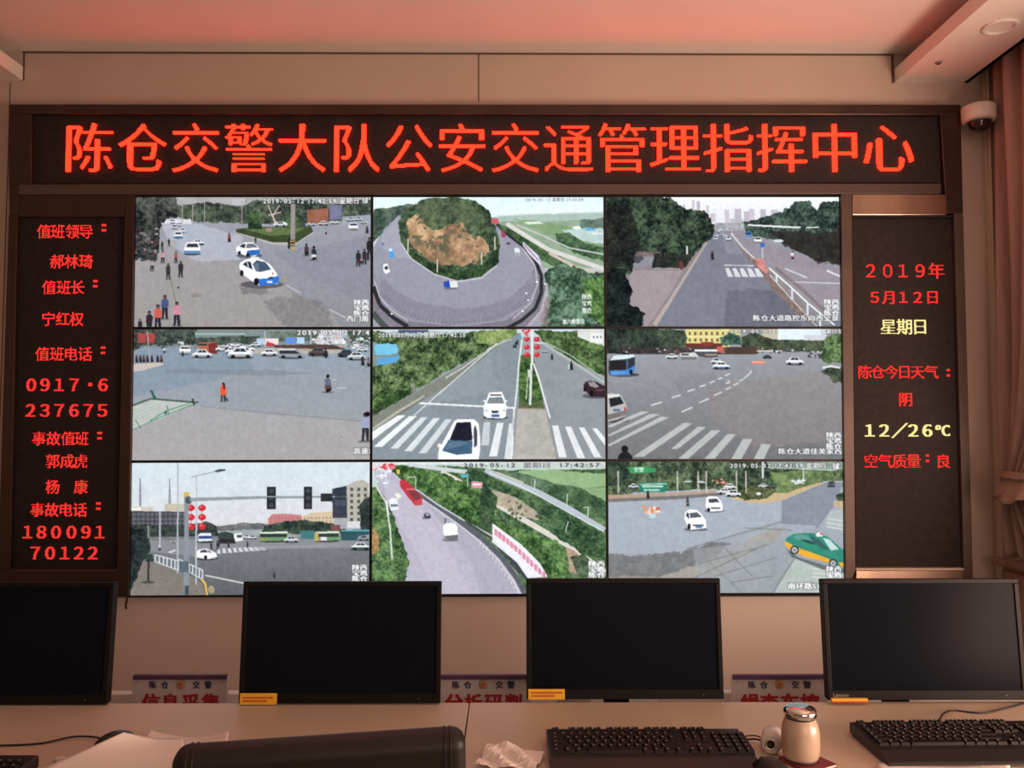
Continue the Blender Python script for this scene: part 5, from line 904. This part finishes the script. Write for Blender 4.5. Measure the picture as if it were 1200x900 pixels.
# ---------------------------------------------------------------- signs standing behind the desk
def sign(cx, s_, label):
    Y = YR + .33; a = at_y(cx - 56, 793, Y); b = at_y(cx + 56, 793, Y); h = (b.x - a.x) / 2; zt_ = a.z - .52
    t = thing('station_sign', ((a.x + b.x) / 2, Y, .5205), label, 'sign', 'seat signs behind the control desk')
    MB().box(-h, h, 0, .006, 0, zt_).build('sign_board', M['sign'], t, bevel=.001)
    MB().box(-h + .004, h - .002, -.007, .0075, zt_ - .008, zt_ + .006).build('top_strip', M['purple'], t, bevel=.002)
    MB().box(-h + .02, h - .02, -.03, .05, -.0, .010).build('foot', M['grey'], t, bevel=.002)
    O = Vector(t.location)
    k = 960 / Y
    def put(ch, px, py, em, m, nm): led_line([(ch, px, py)], em, m, t, O, grid=40, kx=5 if em > 14 else 4, ky=3 if em > 14 else 2, thr=.5, depth=.0012, name=nm, Y=Y - .0002)
    for ch, dx in zip("陈仓交警", (-32, -18, 19, 33)): put(ch, cx + dx, 802.5, 9, M['blue_print'], 'small_lettering')
    for ch, dx in zip(s_, (-34, -11.5, 12.5, 36)): put(ch, cx + dx, 823.5, 21.5, M['red_print'], 'large_lettering')
    e = at_y(cx + .5, 802, Y - .0003) - O; mx = Matrix.Translation(e) @ Matrix.Rotation(math.pi / 2, 4, 'X')
    em = MB().lathe([(.0005, .003), (.011, .003), (.0135, .0015), (.0138, 0)], 28, M=mx, cap=False).build('emblem', M['gold'], t, smooth=True)
    sh = [(-.005, .004), (-.003, .0055), (0, .0042), (.003, .0055), (.005, .004), (.0045, -.002), (0, -.006), (-.0045, -.002)]
    MB().prism([(e.x + u, e.z + v) for u, v in sh], e.y - .0042, e.y - .0030, 'y').build('shield', M['red_print'], em)
    MB().lathe([(.0005, .0052), (.0026, .0052), (.003, .0044)], 12, M=mx, cap=False).build('shield_star', M['gold'], em)
    for sx in (-1, 1): MB().lathe([(.0005, .002), (.002, .002), (.0022, 0)], 10, M=Matrix.Translation((sx * (h - .016), -.0002, zt_ - .016)) @ Matrix.Rotation(math.pi / 2, 4, 'X'), cap=False).build('rivet', M['chrome'], t)
sign(211, "信息采集", 'white seat sign with red characters behind the desk, between the two left monitors')
sign(566, "分析研判", 'white seat sign with red characters behind the desk, between the two middle monitors')
sign(913, "缉查布控", 'white seat sign with red characters behind the desk, beyond the cream flask')

# ---------------------------------------------------------------- monitors
def monitor(cx, ybot, label, sticker=0, brand=False, w=.513, h=.303, tilt=5.0, yaw=0, Y=None):
    Y = Y or YR - .02
    b = at_y(cx, ybot, Y); t = thing('monitor', (b.x, Y + .135, .5205), label, 'monitor', 'black monitors along the desk')
    t.rotation_euler = (0, 0, yaw)
    R = Matrix.Translation((0, -.135, b.z - .5205)) @ Matrix.Rotation(math.radians(-tilt), 4, 'X')
    z = .0; H = w / 2
    def bx(m, *a): return m.box(*a, M=R)
    m = MB(); bz = .012
    bx(m, -H, H, .0, .018, 0, .024); bx(m, -H, H, 0, .018, h - bz, h); bx(m, -H, -H + bz, 0, .018, .024, h - bz); bx(m, H - bz, H, 0, .018, .024, h - bz); bx(m, -H + .001, H - .001, .012, .03, .002, h - .002)
    m.build('bezel', M['mon'], t, bevel=.0015)
    m = MB(); bx(m, -H + bz, H - bz, .0035, .0115, .024, h - bz); m.build('screen', M['screen'], t)
    m = MB(); bx(m, -.15, .15, .0305, .05, .05, h - .06); m.build('rear_housing', M['mon'], t, bevel=.01)
    m = MB(); bx(m, .2, .203, -.0008, .0, .010, .012); m.build('power_mark', M['grey'], t)
    top = R @ Vector((0, .045, .13))
    MB().box(-.035, .035, .035, .06, 0.012, top.z - .02).build('neck', M['mon'], t, bevel=.004)
    MB().box(-.05, .05, top.y - .002, .062, top.z - .06, top.z + .05).build('hinge', M['mon'], t, bevel=.004)
    MB().prism([(-.11, -.07), (.11, -.07), (.125, -.03), (.125, .09), (-.125, .09), (-.125, -.03)], 0, .012).build('base', M['mon'], t, bevel=.003)
    if sticker:
        x0 = -H + .004
        if sticker == 3: q = (x0, x0 + .092, -.012, -.001, -.004, .007)
        else: q = (x0, x0 + .094, -.0022, -.0004, -.002 if sticker == 1 else 0, .026)
        m = MB(); bx(m, *q); st = m.build('yellow_label', M['yellow'], t, bevel=.0006)
        if sticker != 3:
            m = MB(); r = random.Random(sticker)
            for zz, n in ((q[4] + .015, 17), (q[4] + .007, 14)):
                x = q[0] + .008
                for k in range(n):
                    wd = r.uniform(.0025, .0042); bx(m, x, x + wd, q[2] - .0003, q[2], zz, zz + .0042); x += wd + .0012
            m.build('label_print', M['red_print'], st)
        else:
            m = MB(); bx(m, q[0], q[1], q[2] - .0004, q[2], q[4], q[4] + .004); m.build('label_print', M['red_print'], st)
    if brand:
        cu = bpy.data.curves.new('brand_text', 'FONT'); cu.body = 'Lenovo'; cu.size = .0135; cu.extrude = .0002
        o = bpy.data.objects.new('brand_text', cu); COL.objects.link(o); bpy.context.view_layer.update()
        me = bpy.data.meshes.new_from_object(o.evaluated_get(bpy.context.evaluated_depsgraph_get())); bpy.data.objects.remove(o)
        me.transform(R @ Matrix.Translation((-H + .012, -.0004, .0085)) @ Matrix.Rotation(math.pi / 2, 4, 'X')); me.materials.append(M['legend'])
        o = bpy.data.objects.new('brand_lettering', me); COL.objects.link(o); o.parent = t
    return t
monitor(6, 826, 'black monitor at the left edge, in front of the duty LED board', w=.51)
monitor(397.5, 824.5, 'black monitor behind the leather chair, yellow label on its lower left corner', sticker=1)
monitor(733, 819.5, 'black monitor right of the desk seam, above the middle keyboard', sticker=2, w=.508, Y=YR - .004)
monitor(1088, 820.5, 'black monitor at the right edge, in front of the weather LED board', sticker=3, brand=True, w=.512)
# sheets lying on the monitor shelf behind the third monitor
for k, (px, wd) in enumerate(((672, .10), (716, .03), (752, .09))):
    q = at_y(px, 818, YR + .27)
    tag(MB().box(q.x - wd / 2, q.x + wd / 2, YR + .26, YR + .28, .5205, q.z + .004).build('document_file', M['paper'], bevel=.001), ['white file standing on edge under the monitor right of the desk seam, leftmost of three', 'narrow white file standing under the monitor right of the desk seam, middle of three', 'white file standing under the monitor right of the desk seam, rightmost of three'][k], 'file', 'files behind the middle monitor')

# ---------------------------------------------------------------- keyboards
def keyboard(loc, rz, label, w=.44):
    t = thing('keyboard', loc, label, 'keyboard', 'black keyboards on the desk', rz=rz)
    d = .155; pr = .028                                   # origin: rear left corner, y towards the user is negative
    prof = [(0, .004), (0, .026), (-.004, .029), (-d + .01, .020), (-d - pr, .010), (-d - pr - .006, .004), (-d - pr, .001)]
    MB().prism([(a, b) for a, b in prof], 0, w, 'x').build('case', M['black'], t, bevel=.002)
    def keyrow(y, spec, z):
        x = .0
        for it in spec:
            if it[0] == 's': x += it[1]; continue
            yield x, y, it[1], z; x += it[1]
    u = .0188; m = []
    def zz(y): return .029 + (y + .004) * (.009 / (d - .014))
    R1 = [('k', 1), ('s', 1)] + [('k', 1)] * 4 + [('s', .5)] + [('k', 1)] * 4 + [('s', .5)] + [('k', 1)] * 4 + [('s', .3)] + [('k', 1)] * 3
    R2 = [('k', 1)] * 13 + [('k', 2), ('s', .3)] + [('k', 1)] * 3 + [('s', .3)] + [('k', 1)] * 4
    R3 = [('k', 1.5)] + [('k', 1)] * 12 + [('k', 1.5), ('s', .3)] + [('k', 1)] * 3 + [('s', .3)] + [('k', 1)] * 4
    R4 = [('k', 1.75)] + [('k', 1)] * 11 + [('k', 2.25), ('s', 3.6)] + [('k', 1)] * 4
    R5 = [('k', 2.25)] + [('k', 1)] * 10 + [('k', 2.75), ('s', 1.3), ('k', 1), ('s', 1.3)] + [('k', 1)] * 4
    R6 = [('k', 1.25)] * 3 + [('k', 6.25)] + [('k', 1.25)] * 4 + [('s', .3)] + [('k', 1)] * 3 + [('s', .3), ('k', 2), ('k', 1), ('k', 1)]
    ys = [-.016, -.042, -.061, -.080, -.099, -.118]; first = None; lg = MB()
    for spec, y in zip((R1, R2, R3, R4, R5, R6), ys):
        x = .010
        for it in spec:
            wd = it[1] * u
            if it[0] == 'k': m.append((x, y, wd, y == ys[0]))
            x += wd
    for x, y, wd, top in m:
        zb = zz(y); g = .0016; ks = MB()
        b = [(x + g / 2, y + .0085, zb - .002), (x + wd - g / 2, y + .0085, zb - .002), (x + wd - g / 2, y - .0085, zb - .003), (x + g / 2, y - .0085, zb - .003)]
        tp = [(x + .0025, y + .0055, zb + .007), (x + wd - .0025, y + .0055, zb + .007), (x + wd - .0025, y - .0068, zb + .006), (x + .0025, y - .0068, zb + .006)]
        ks.add(b + tp, ((0, 1, 2, 3), (7, 6, 5, 4), (0, 4, 5, 1), (1, 5, 6, 2), (2, 6, 7, 3), (3, 7, 4, 0)))
        if wd < .06: ks.box(x + .0045, x + .0085, y + .0005, y + .0035, zb + .0060, zb + .0072)
        k = ks.build('key', M['key'], t); k.data.materials.append(M['legend'])
        for f in list(k.data.polygons)[6:]: f.material_index = 1
    for sx in (.02, w - .05): MB().box(sx, sx + .03, -.02, -.008, 0, .0045).build('riser', M['black'], t)
    return t
p = at_z(640, 852, .782); keyboard((p.x, p.y, ZD + .0005), 0, 'black keyboard in front of the third monitor, left of the flask', .432)
p = at_z(995, 844, .782); keyboard((p.x, p.y, ZD + .0005), math.radians(1.0), 'black keyboard at the right edge, nearest the cream flask')
p = at_z(50, 880, .782); keyboard((p.x - .44, p.y, ZD + .0005), math.radians(-1.5), 'black keyboard at the left edge of the desk, only its corner in view')

# ---------------------------------------------------------------- mice
def mouse(px, py, label, rz=0, D=.058):
    p = at_z(px, py, ZD); t = thing('mouse', (p.x, p.y, ZD + .0005), label, 'mouse', rz=rz)
    def shell(y0, y1, z0=.0):
        vs = []; NU, NV = 17, 13
        for i in range(NV):
            y = y0 + (y1 - y0) * i / (NV - 1); f = y / D; wd = .031 * math.sqrt(max(0, 1 - abs(f) ** 2.6)); hg = .037 * max(0, 1 - (abs(f + .12)) ** 2.4 * .9)
            for k in range(NU):
                a = math.pi * k / (NU - 1); vs.append((wd * math.cos(a) * (1 + .03 * math.sin(a)), y, z0 + hg * math.sin(a) ** .7))
        return MB().add(vs, [(i * NU + k, i * NU + k + 1, (i + 1) * NU + k + 1, (i + 1) * NU + k) for i in range(NV - 1) for k in range(NU - 1)] + [tuple(range(NU))[::-1], tuple((NV - 1) * NU + k for k in range(NU))] + [(i * NU, (i + 1) * NU, (i + 1) * NU + NU - 1, i * NU + NU - 1) for i in range(NV - 1)])
    shell(-.0575, .012).build('body', M['black'], t, smooth=True); shell(.0125, .0575).build('buttons', M['key'], t, smooth=True)
    MB().lathe([(.0005, -.004), (.009, -.004), (.0105, 0), (.009, .004), (.0005, .004)], 20, M=Matrix.Translation((0, .03, .0185)) @ Matrix.Rotation(math.pi / 2, 4, 'Y'), cap=False).build('wheel', M['grey'], t, smooth=True)
    return t
mouse(904, 910, 'black mouse beside the cream flask at the bottom edge of the photo', rz=.25)
mouse(137, 877, 'dark mouse half hidden under the white papers at left', rz=-.5)
def cable(pts, label, r=.0022, m='cable', name='cable'):
    P = [at_z(x, y, ZD + r + .0008 + h) for x, y, h in pts]
    return tag(MB().tube(smooth_path(P, 8), r, 8).build(name, M[m], smooth=True), label, 'cable')
cable([(-60, 872, 0), (0, 873.5, 0), (48, 871, 0), (85, 863.5, .002), (112, 864, .004), (127, 869.5, .012)], 'thin dark mouse cable running along the desk at the left edge')
cable([(1101, 843, .012), (1106, 836, .006), (1118, 832.5, 0), (1150, 835.5, 0), (1178, 830, 0), (1215, 820, 0)], 'dark cable curving behind the right keyboard')
cable([(866, 868, 0), (884, 866, .004), (897, 869, .008)], 'black cable between the middle keyboard and the small white desk device')
cable([(896, 866, .006), (884, 862, .004), (871, 864, 0), (870, 874, 0), (876, 883, 0), (886, 892, .006)], 'brown looped mouse cable left of the cream flask', .0016)

# ---------------------------------------------------------------- flask, notebook, white device
p = at_z(938.5, 894, ZD)
t = thing('flask', (p.x, p.y, ZD + .0085), 'cream speckled flask with a shiny chrome lid standing on the right desk unit', 'flask')
r0 = .0395
MB().lathe([(.0005, 0), (.031, 0), (.0335, .002), (.0355, .006)], 40, cap=False).build('base_ring', M['grey'], t, smooth=True)
fb = MB().lathe([(.0355, .006), (.0375, .012), (.0392, .026), (r0, .044), (.0390, .058), (.0368, .070), (.0335, .079), (.0308, .084), (.0300, .0855)], 48, cap=False).build('body', M['cream'], t, smooth=True)
MB().lathe([(.0290, .0850), (.0300, .0856), (.0300, .0880), (.0285, .0890)], 40, cap=False).build('neck_ring', M['black'], t, smooth=True)
MB().lathe([(.0280, .0885), (.0315, .0890), (.0338, .0915), (.0342, .0960), (.0338, .1010), (.0310, .1055), (.026, .1085), (.016, .1105), (.0005, .1112)], 48, cap=False).build('lid', M['chrome'], t, smooth=True)
rr = random.Random(4); sp = MB()
for k in range(70):
    a = rr.uniform(0, 2 * math.pi); z = rr.uniform(.026, .055); R_ = r0 - .0001
    q = Vector((R_ * math.cos(a), R_ * math.sin(a), z)); n = Vector((math.cos(a), math.sin(a), 0)); u_ = Vector((-n.y, n.x, 0)); s_ = rr.uniform(.0004, .0009)
    sp.add([q + n * .0003 + u_ * s_, q + n * .0003 + Vector((0, 0, s_)), q + n * .0003 - u_ * s_, q + n * .0003 - Vector((0, 0, s_)), q - n * .0006], ((0, 1, 2, 3), (0, 4, 1), (1, 4, 2), (2, 4, 3), (3, 4, 0)))
sp.build('speckles', M['wood'], fb)
tb = thing('notebook', (p.x + .006, p.y - .002, ZD + .0005), 'dark red notebook lying under the cream flask', 'notebook', rz=.5)
MB().box(-.036, .042, -.05, .036, 0, .0012).box(-.036, .042, -.05, .036, .0062, .0074).box(-.0375, -.036, -.05, .036, 0, .0074).build('cover', M['redbook'], tb, bevel=.0004)
MB().box(-.035, .040, -.048, .034, .0013, .0061).build('pages', M['paper'], tb)
q = at_z(906, 884, ZD)
t = thing('desk_device', (q.x, q.y + .01, ZD + .024), 'small white cylindrical device with a dark round opening, left of the cream flask', 'device', rz=math.radians(-22))
mx = Matrix.Rotation(math.pi / 2, 4, 'X')
MB().lathe([(.0085, .020), (.017, .020), (.0215, .016), (.023, .008), (.023, -.034), (.0005, -.034)], 36, M=mx, cap=False).build('housing', M['white'], t, smooth=True)
MB().lathe([(.0105, .0205), (.0095, .014), (.0005, .012)], 28, M=mx, cap=False).build('opening', M['black'], t, smooth=True)
MB().lathe([(.0105, .0198), (.0118, .0222), (.0105, .0224), (.0095, .0200)], 28, M=mx, cap=False).build('rim', M['chrome'], t, smooth=True)
MB().box(-.014, .014, -.012, .03, -.0235, -.0195).build('foot', M['white'], t, bevel=.001)

# ---------------------------------------------------------------- papers
def sheet(pts, label, name='paper_sheet', z=.0008, lift=None, n=26, cat='paper', wav=.001):
    """a paper sheet seen at four pixel corners tl,tr,br,bl; lift(u,v) raises it"""
    P = [at_z(q[0], q[1], ZD + (q[2] if len(q) > 2 else 0)) for q in pts]; vs = []
    for i in range(n):
        for k in range(n):
            u, v = k / (n - 1), i / (n - 1); q = (P[0] * (1 - u) + P[1] * u) * (1 - v) + (P[3] * (1 - u) + P[2] * u) * v
            vs.append((q.x, q.y, q.z + z + .0006 + (lift(u, v) if lift else 0) + wav * (1 + math.sin(u * 7 + v * 5) * math.cos(v * 6)) * .5))
    o = MB().add(vs, [(i * n + k, i * n + k + 1, (i + 1) * n + k + 1, (i + 1) * n + k) for i in range(n - 1) for k in range(n - 1)]).build(name, M['paper'], smooth=True)
    s_ = o.modifiers.new('thickness', 'SOLIDIFY'); s_.thickness = .0004; return tag(o, label, cat)
sheet([(175, 856, .012), (268, 858, .022), (262, 905), (150, 900)], 'white paper sheet with a raised corner, behind the larger sheet beside the leather chair', lift=lambda u, v: -.014 * math.sin(math.pi * u) * (1 - v))
sheet([(145, 862, .043), (214, 868, .006), (222, 948), (15, 920)], 'large white paper sheet resting on the dark mouse at left', z=.006, lift=lambda u, v: -.006 * math.sin(math.pi * u) * (1 - v))
sheet([(1030, 896), (1182, 893), (1192, 935), (1020, 938)], 'white paper sheet in front of the right keyboard at the bottom edge', wav=.003)
# crumpled tissue with raised corners
c0 = at_z(598, 893, ZD); rr = random.Random(8); vs = []; n = 15
for i in range(n):
    for k in range(n):
        u, v = k / (n - 1) * 2 - 1, i / (n - 1) * 2 - 1
        x = u * .062 + .012 * v; y = v * .045 - .012 * u; rad = max(abs(u), abs(v))
        z = .004 + .016 * abs(math.sin(u * 3.1 + v * 2.2)) * (1 - .5 * rad) + .028 * max(0, -u * .3 + v - .55) * (1 - abs(u + .35)) + rr.uniform(0, .0035) * (rad > .2)
        vs.append((c0.x + x, c0.y + y - .008, ZD + z))
tag(MB().add(vs, [(i * n + k, i * n + k + 1, (i + 1) * n + k + 1, (i + 1) * n + k) for i in range(n - 1) for k in range(n - 1)]).build('tissue', M['paper']), 'crumpled white tissue on the desk between the chair and the middle keyboard', 'tissue')
bpy.data.objects['tissue'].modifiers.new('thickness', 'SOLIDIFY').thickness = .0006
q = at_z(71, 893, ZD)
tag(MB().lathe([(.0005, 0), (.006, .001), (.009, .004), (.007, .009), (.003, .011), (.0005, .0112)], 14, M=Matrix.Translation((q.x, q.y, ZD + .0005)) @ Matrix.Scale(1.7, 4, (1, 0, 0)), cap=False).build('eraser', M['white'], smooth=True), 'tiny white pellet on the desk beside the left keyboard', 'eraser')

# ---------------------------------------------------------------- leather chair in front of the desk
pl = at_y(203, 877, 1.16); pr_ = at_y(545, 854, 1.205)
cw = (pr_ - pl).length; mid = (pl + pr_) / 2
_a = math.atan2(pr_.y - pl.y, pr_.x - pl.x)
ct = thing('office_chair', (mid.x - .26 * math.sin(_a), mid.y + .26 * math.cos(_a), 0), 'black leather office chair with its padded back towards the camera', 'chair', rz=math.atan2(pr_.y - pl.y, pr_.x - pl.x))
topz = mid.z; roll = math.atan2(pr_.z - pl.z, cw)
def pad(w, prof, nx, M_, name, m, e=6.0):
    """upholstered slab: closed profile (y,z) swept over x with rounded ends"""
    vs = []; NP = len(prof); cy = sum(p[0] for p in prof) / NP; cz = sum(p[1] for p in prof) / NP
    xs_ = [-1 + 2 * i / (nx - 1) for i in range(nx)]
    for f in xs_:
        f2 = math.sin(f * math.pi / 2); k = max(.02, (1 - abs(f2) ** e)) ** (1 / 2.4)
        for y, z in prof:
            vs.append(M_ @ Vector((f2 * w / 2, cy + (y - cy) * k, cz + (z - cz) * (1 - (1 - k) * .16))))
    fs = [(i * NP + j_, i * NP + (j_ + 1) % NP, (i + 1) * NP + (j_ + 1) % NP, (i + 1) * NP + j_) for i in range(nx - 1) for j_ in range(NP)]
    fs += [tuple(range(NP))[::-1], tuple((nx - 1) * NP + j_ for j_ in range(NP))]
    return MB().add(vs, fs).build(name, M[m], ct, smooth=True)
def rrect(y0, y1, z0, z1, r, n=6, bul=0):
    out = []
    for (cy, cz, a0) in ((y1 - r, z1 - r, 0), (y0 + r, z1 - r, 90), (y0 + r, z0 + r, 180), (y1 - r, z0 + r, 270)):
        for k in range(n + 1): a = math.radians(a0 + 90 * k / n); out.append((cy + r * math.cos(a), cz + r * math.sin(a)))
    return out
Rr = Matrix.Rotation(-roll, 4, 'Y')
Mb = Matrix.Translation((0, -.26, 0)) @ Matrix.Translation((0, 0, topz)) @ Rr @ Matrix.Rotation(math.radians(8), 4, 'X')
bk = MB(); bk.box(-cw / 2, cw / 2, -.026, .026, -.52, 0)
back = bk.build('backrest', M['leather'], ct, bevel=.020, seg=6, smooth=True); back.matrix_basis = Mb
wn = back.modifiers.new('normals', 'WEIGHTED_NORMAL')
for sx in (-1, 1):
    for off in (.022, .030):
        x = sx * (cw / 2 - off)
        MB().tube([(x, a_, b_) for a_, b_ in rrect(-.0262, .0262, -.5202, .0002, .020) + [rrect(-.0262, .0262, -.5202, .0002, .020)[0]]], .0013, 6).build('seam', M['leather'], back, smooth=True)
pad(.49, rrect(-.25, .24, .40, .50, .045), 31, Matrix.Translation((0, .06, 0)), 'seat', 'leather', 7)
for sx in (-1, 1):
    P = [(sx * .255, -.14, .46), (sx * .29, -.13, .56), (sx * .295, -.10, .68), (sx * .295, .0, .70), (sx * .292, .12, .69), (sx * .28, .17, .60), (sx * .25, .15, .45)]
    MB().tube(smooth_path(P, 6), .014, 10).build('armrest', M['black'], ct, smooth=True)
MB().box(-.04, .04, -.30, -.20, .36, .62).box(-.08, .08, -.30, .12, .36, .385).build('back_bracket', M['black'], ct, bevel=.006)
MB().lathe([(.0005, .10), (.030, .10), (.030, .26), (.020, .262), (.020, .3598), (.0005, .3598)], 24, M=Matrix.Translation((0, .03, 0)), cap=False).build('gas_column', M['chrome'], ct, smooth=False)
for k in range(5):
    a = math.radians(90 + 72 * k); d = Vector((math.cos(a), math.sin(a), 0)); c = Vector((0, .03, 0))
    leg = MB().tube([c + d * .02 + Vector((0, 0, .115)), c + d * .15 + Vector((0, 0, .105)), c + d * .29 + Vector((0, 0, .075))], [.022, .019, .014], 10).build('leg', M['black'], ct, smooth=True)
    MB().lathe([(.0005, -.02), (.024, -.02), (.027, -.012), (.027, .012), (.024, .02), (.0005, .02)], 20, M=Matrix.Translation(c + d * .285 + Vector((0, 0, .0275))) @ Matrix.Rotation(a, 4, 'Z') @ Matrix.Rotation(math.pi / 2, 4, 'X'), cap=False).build('castor', M['black'], leg, smooth=True)
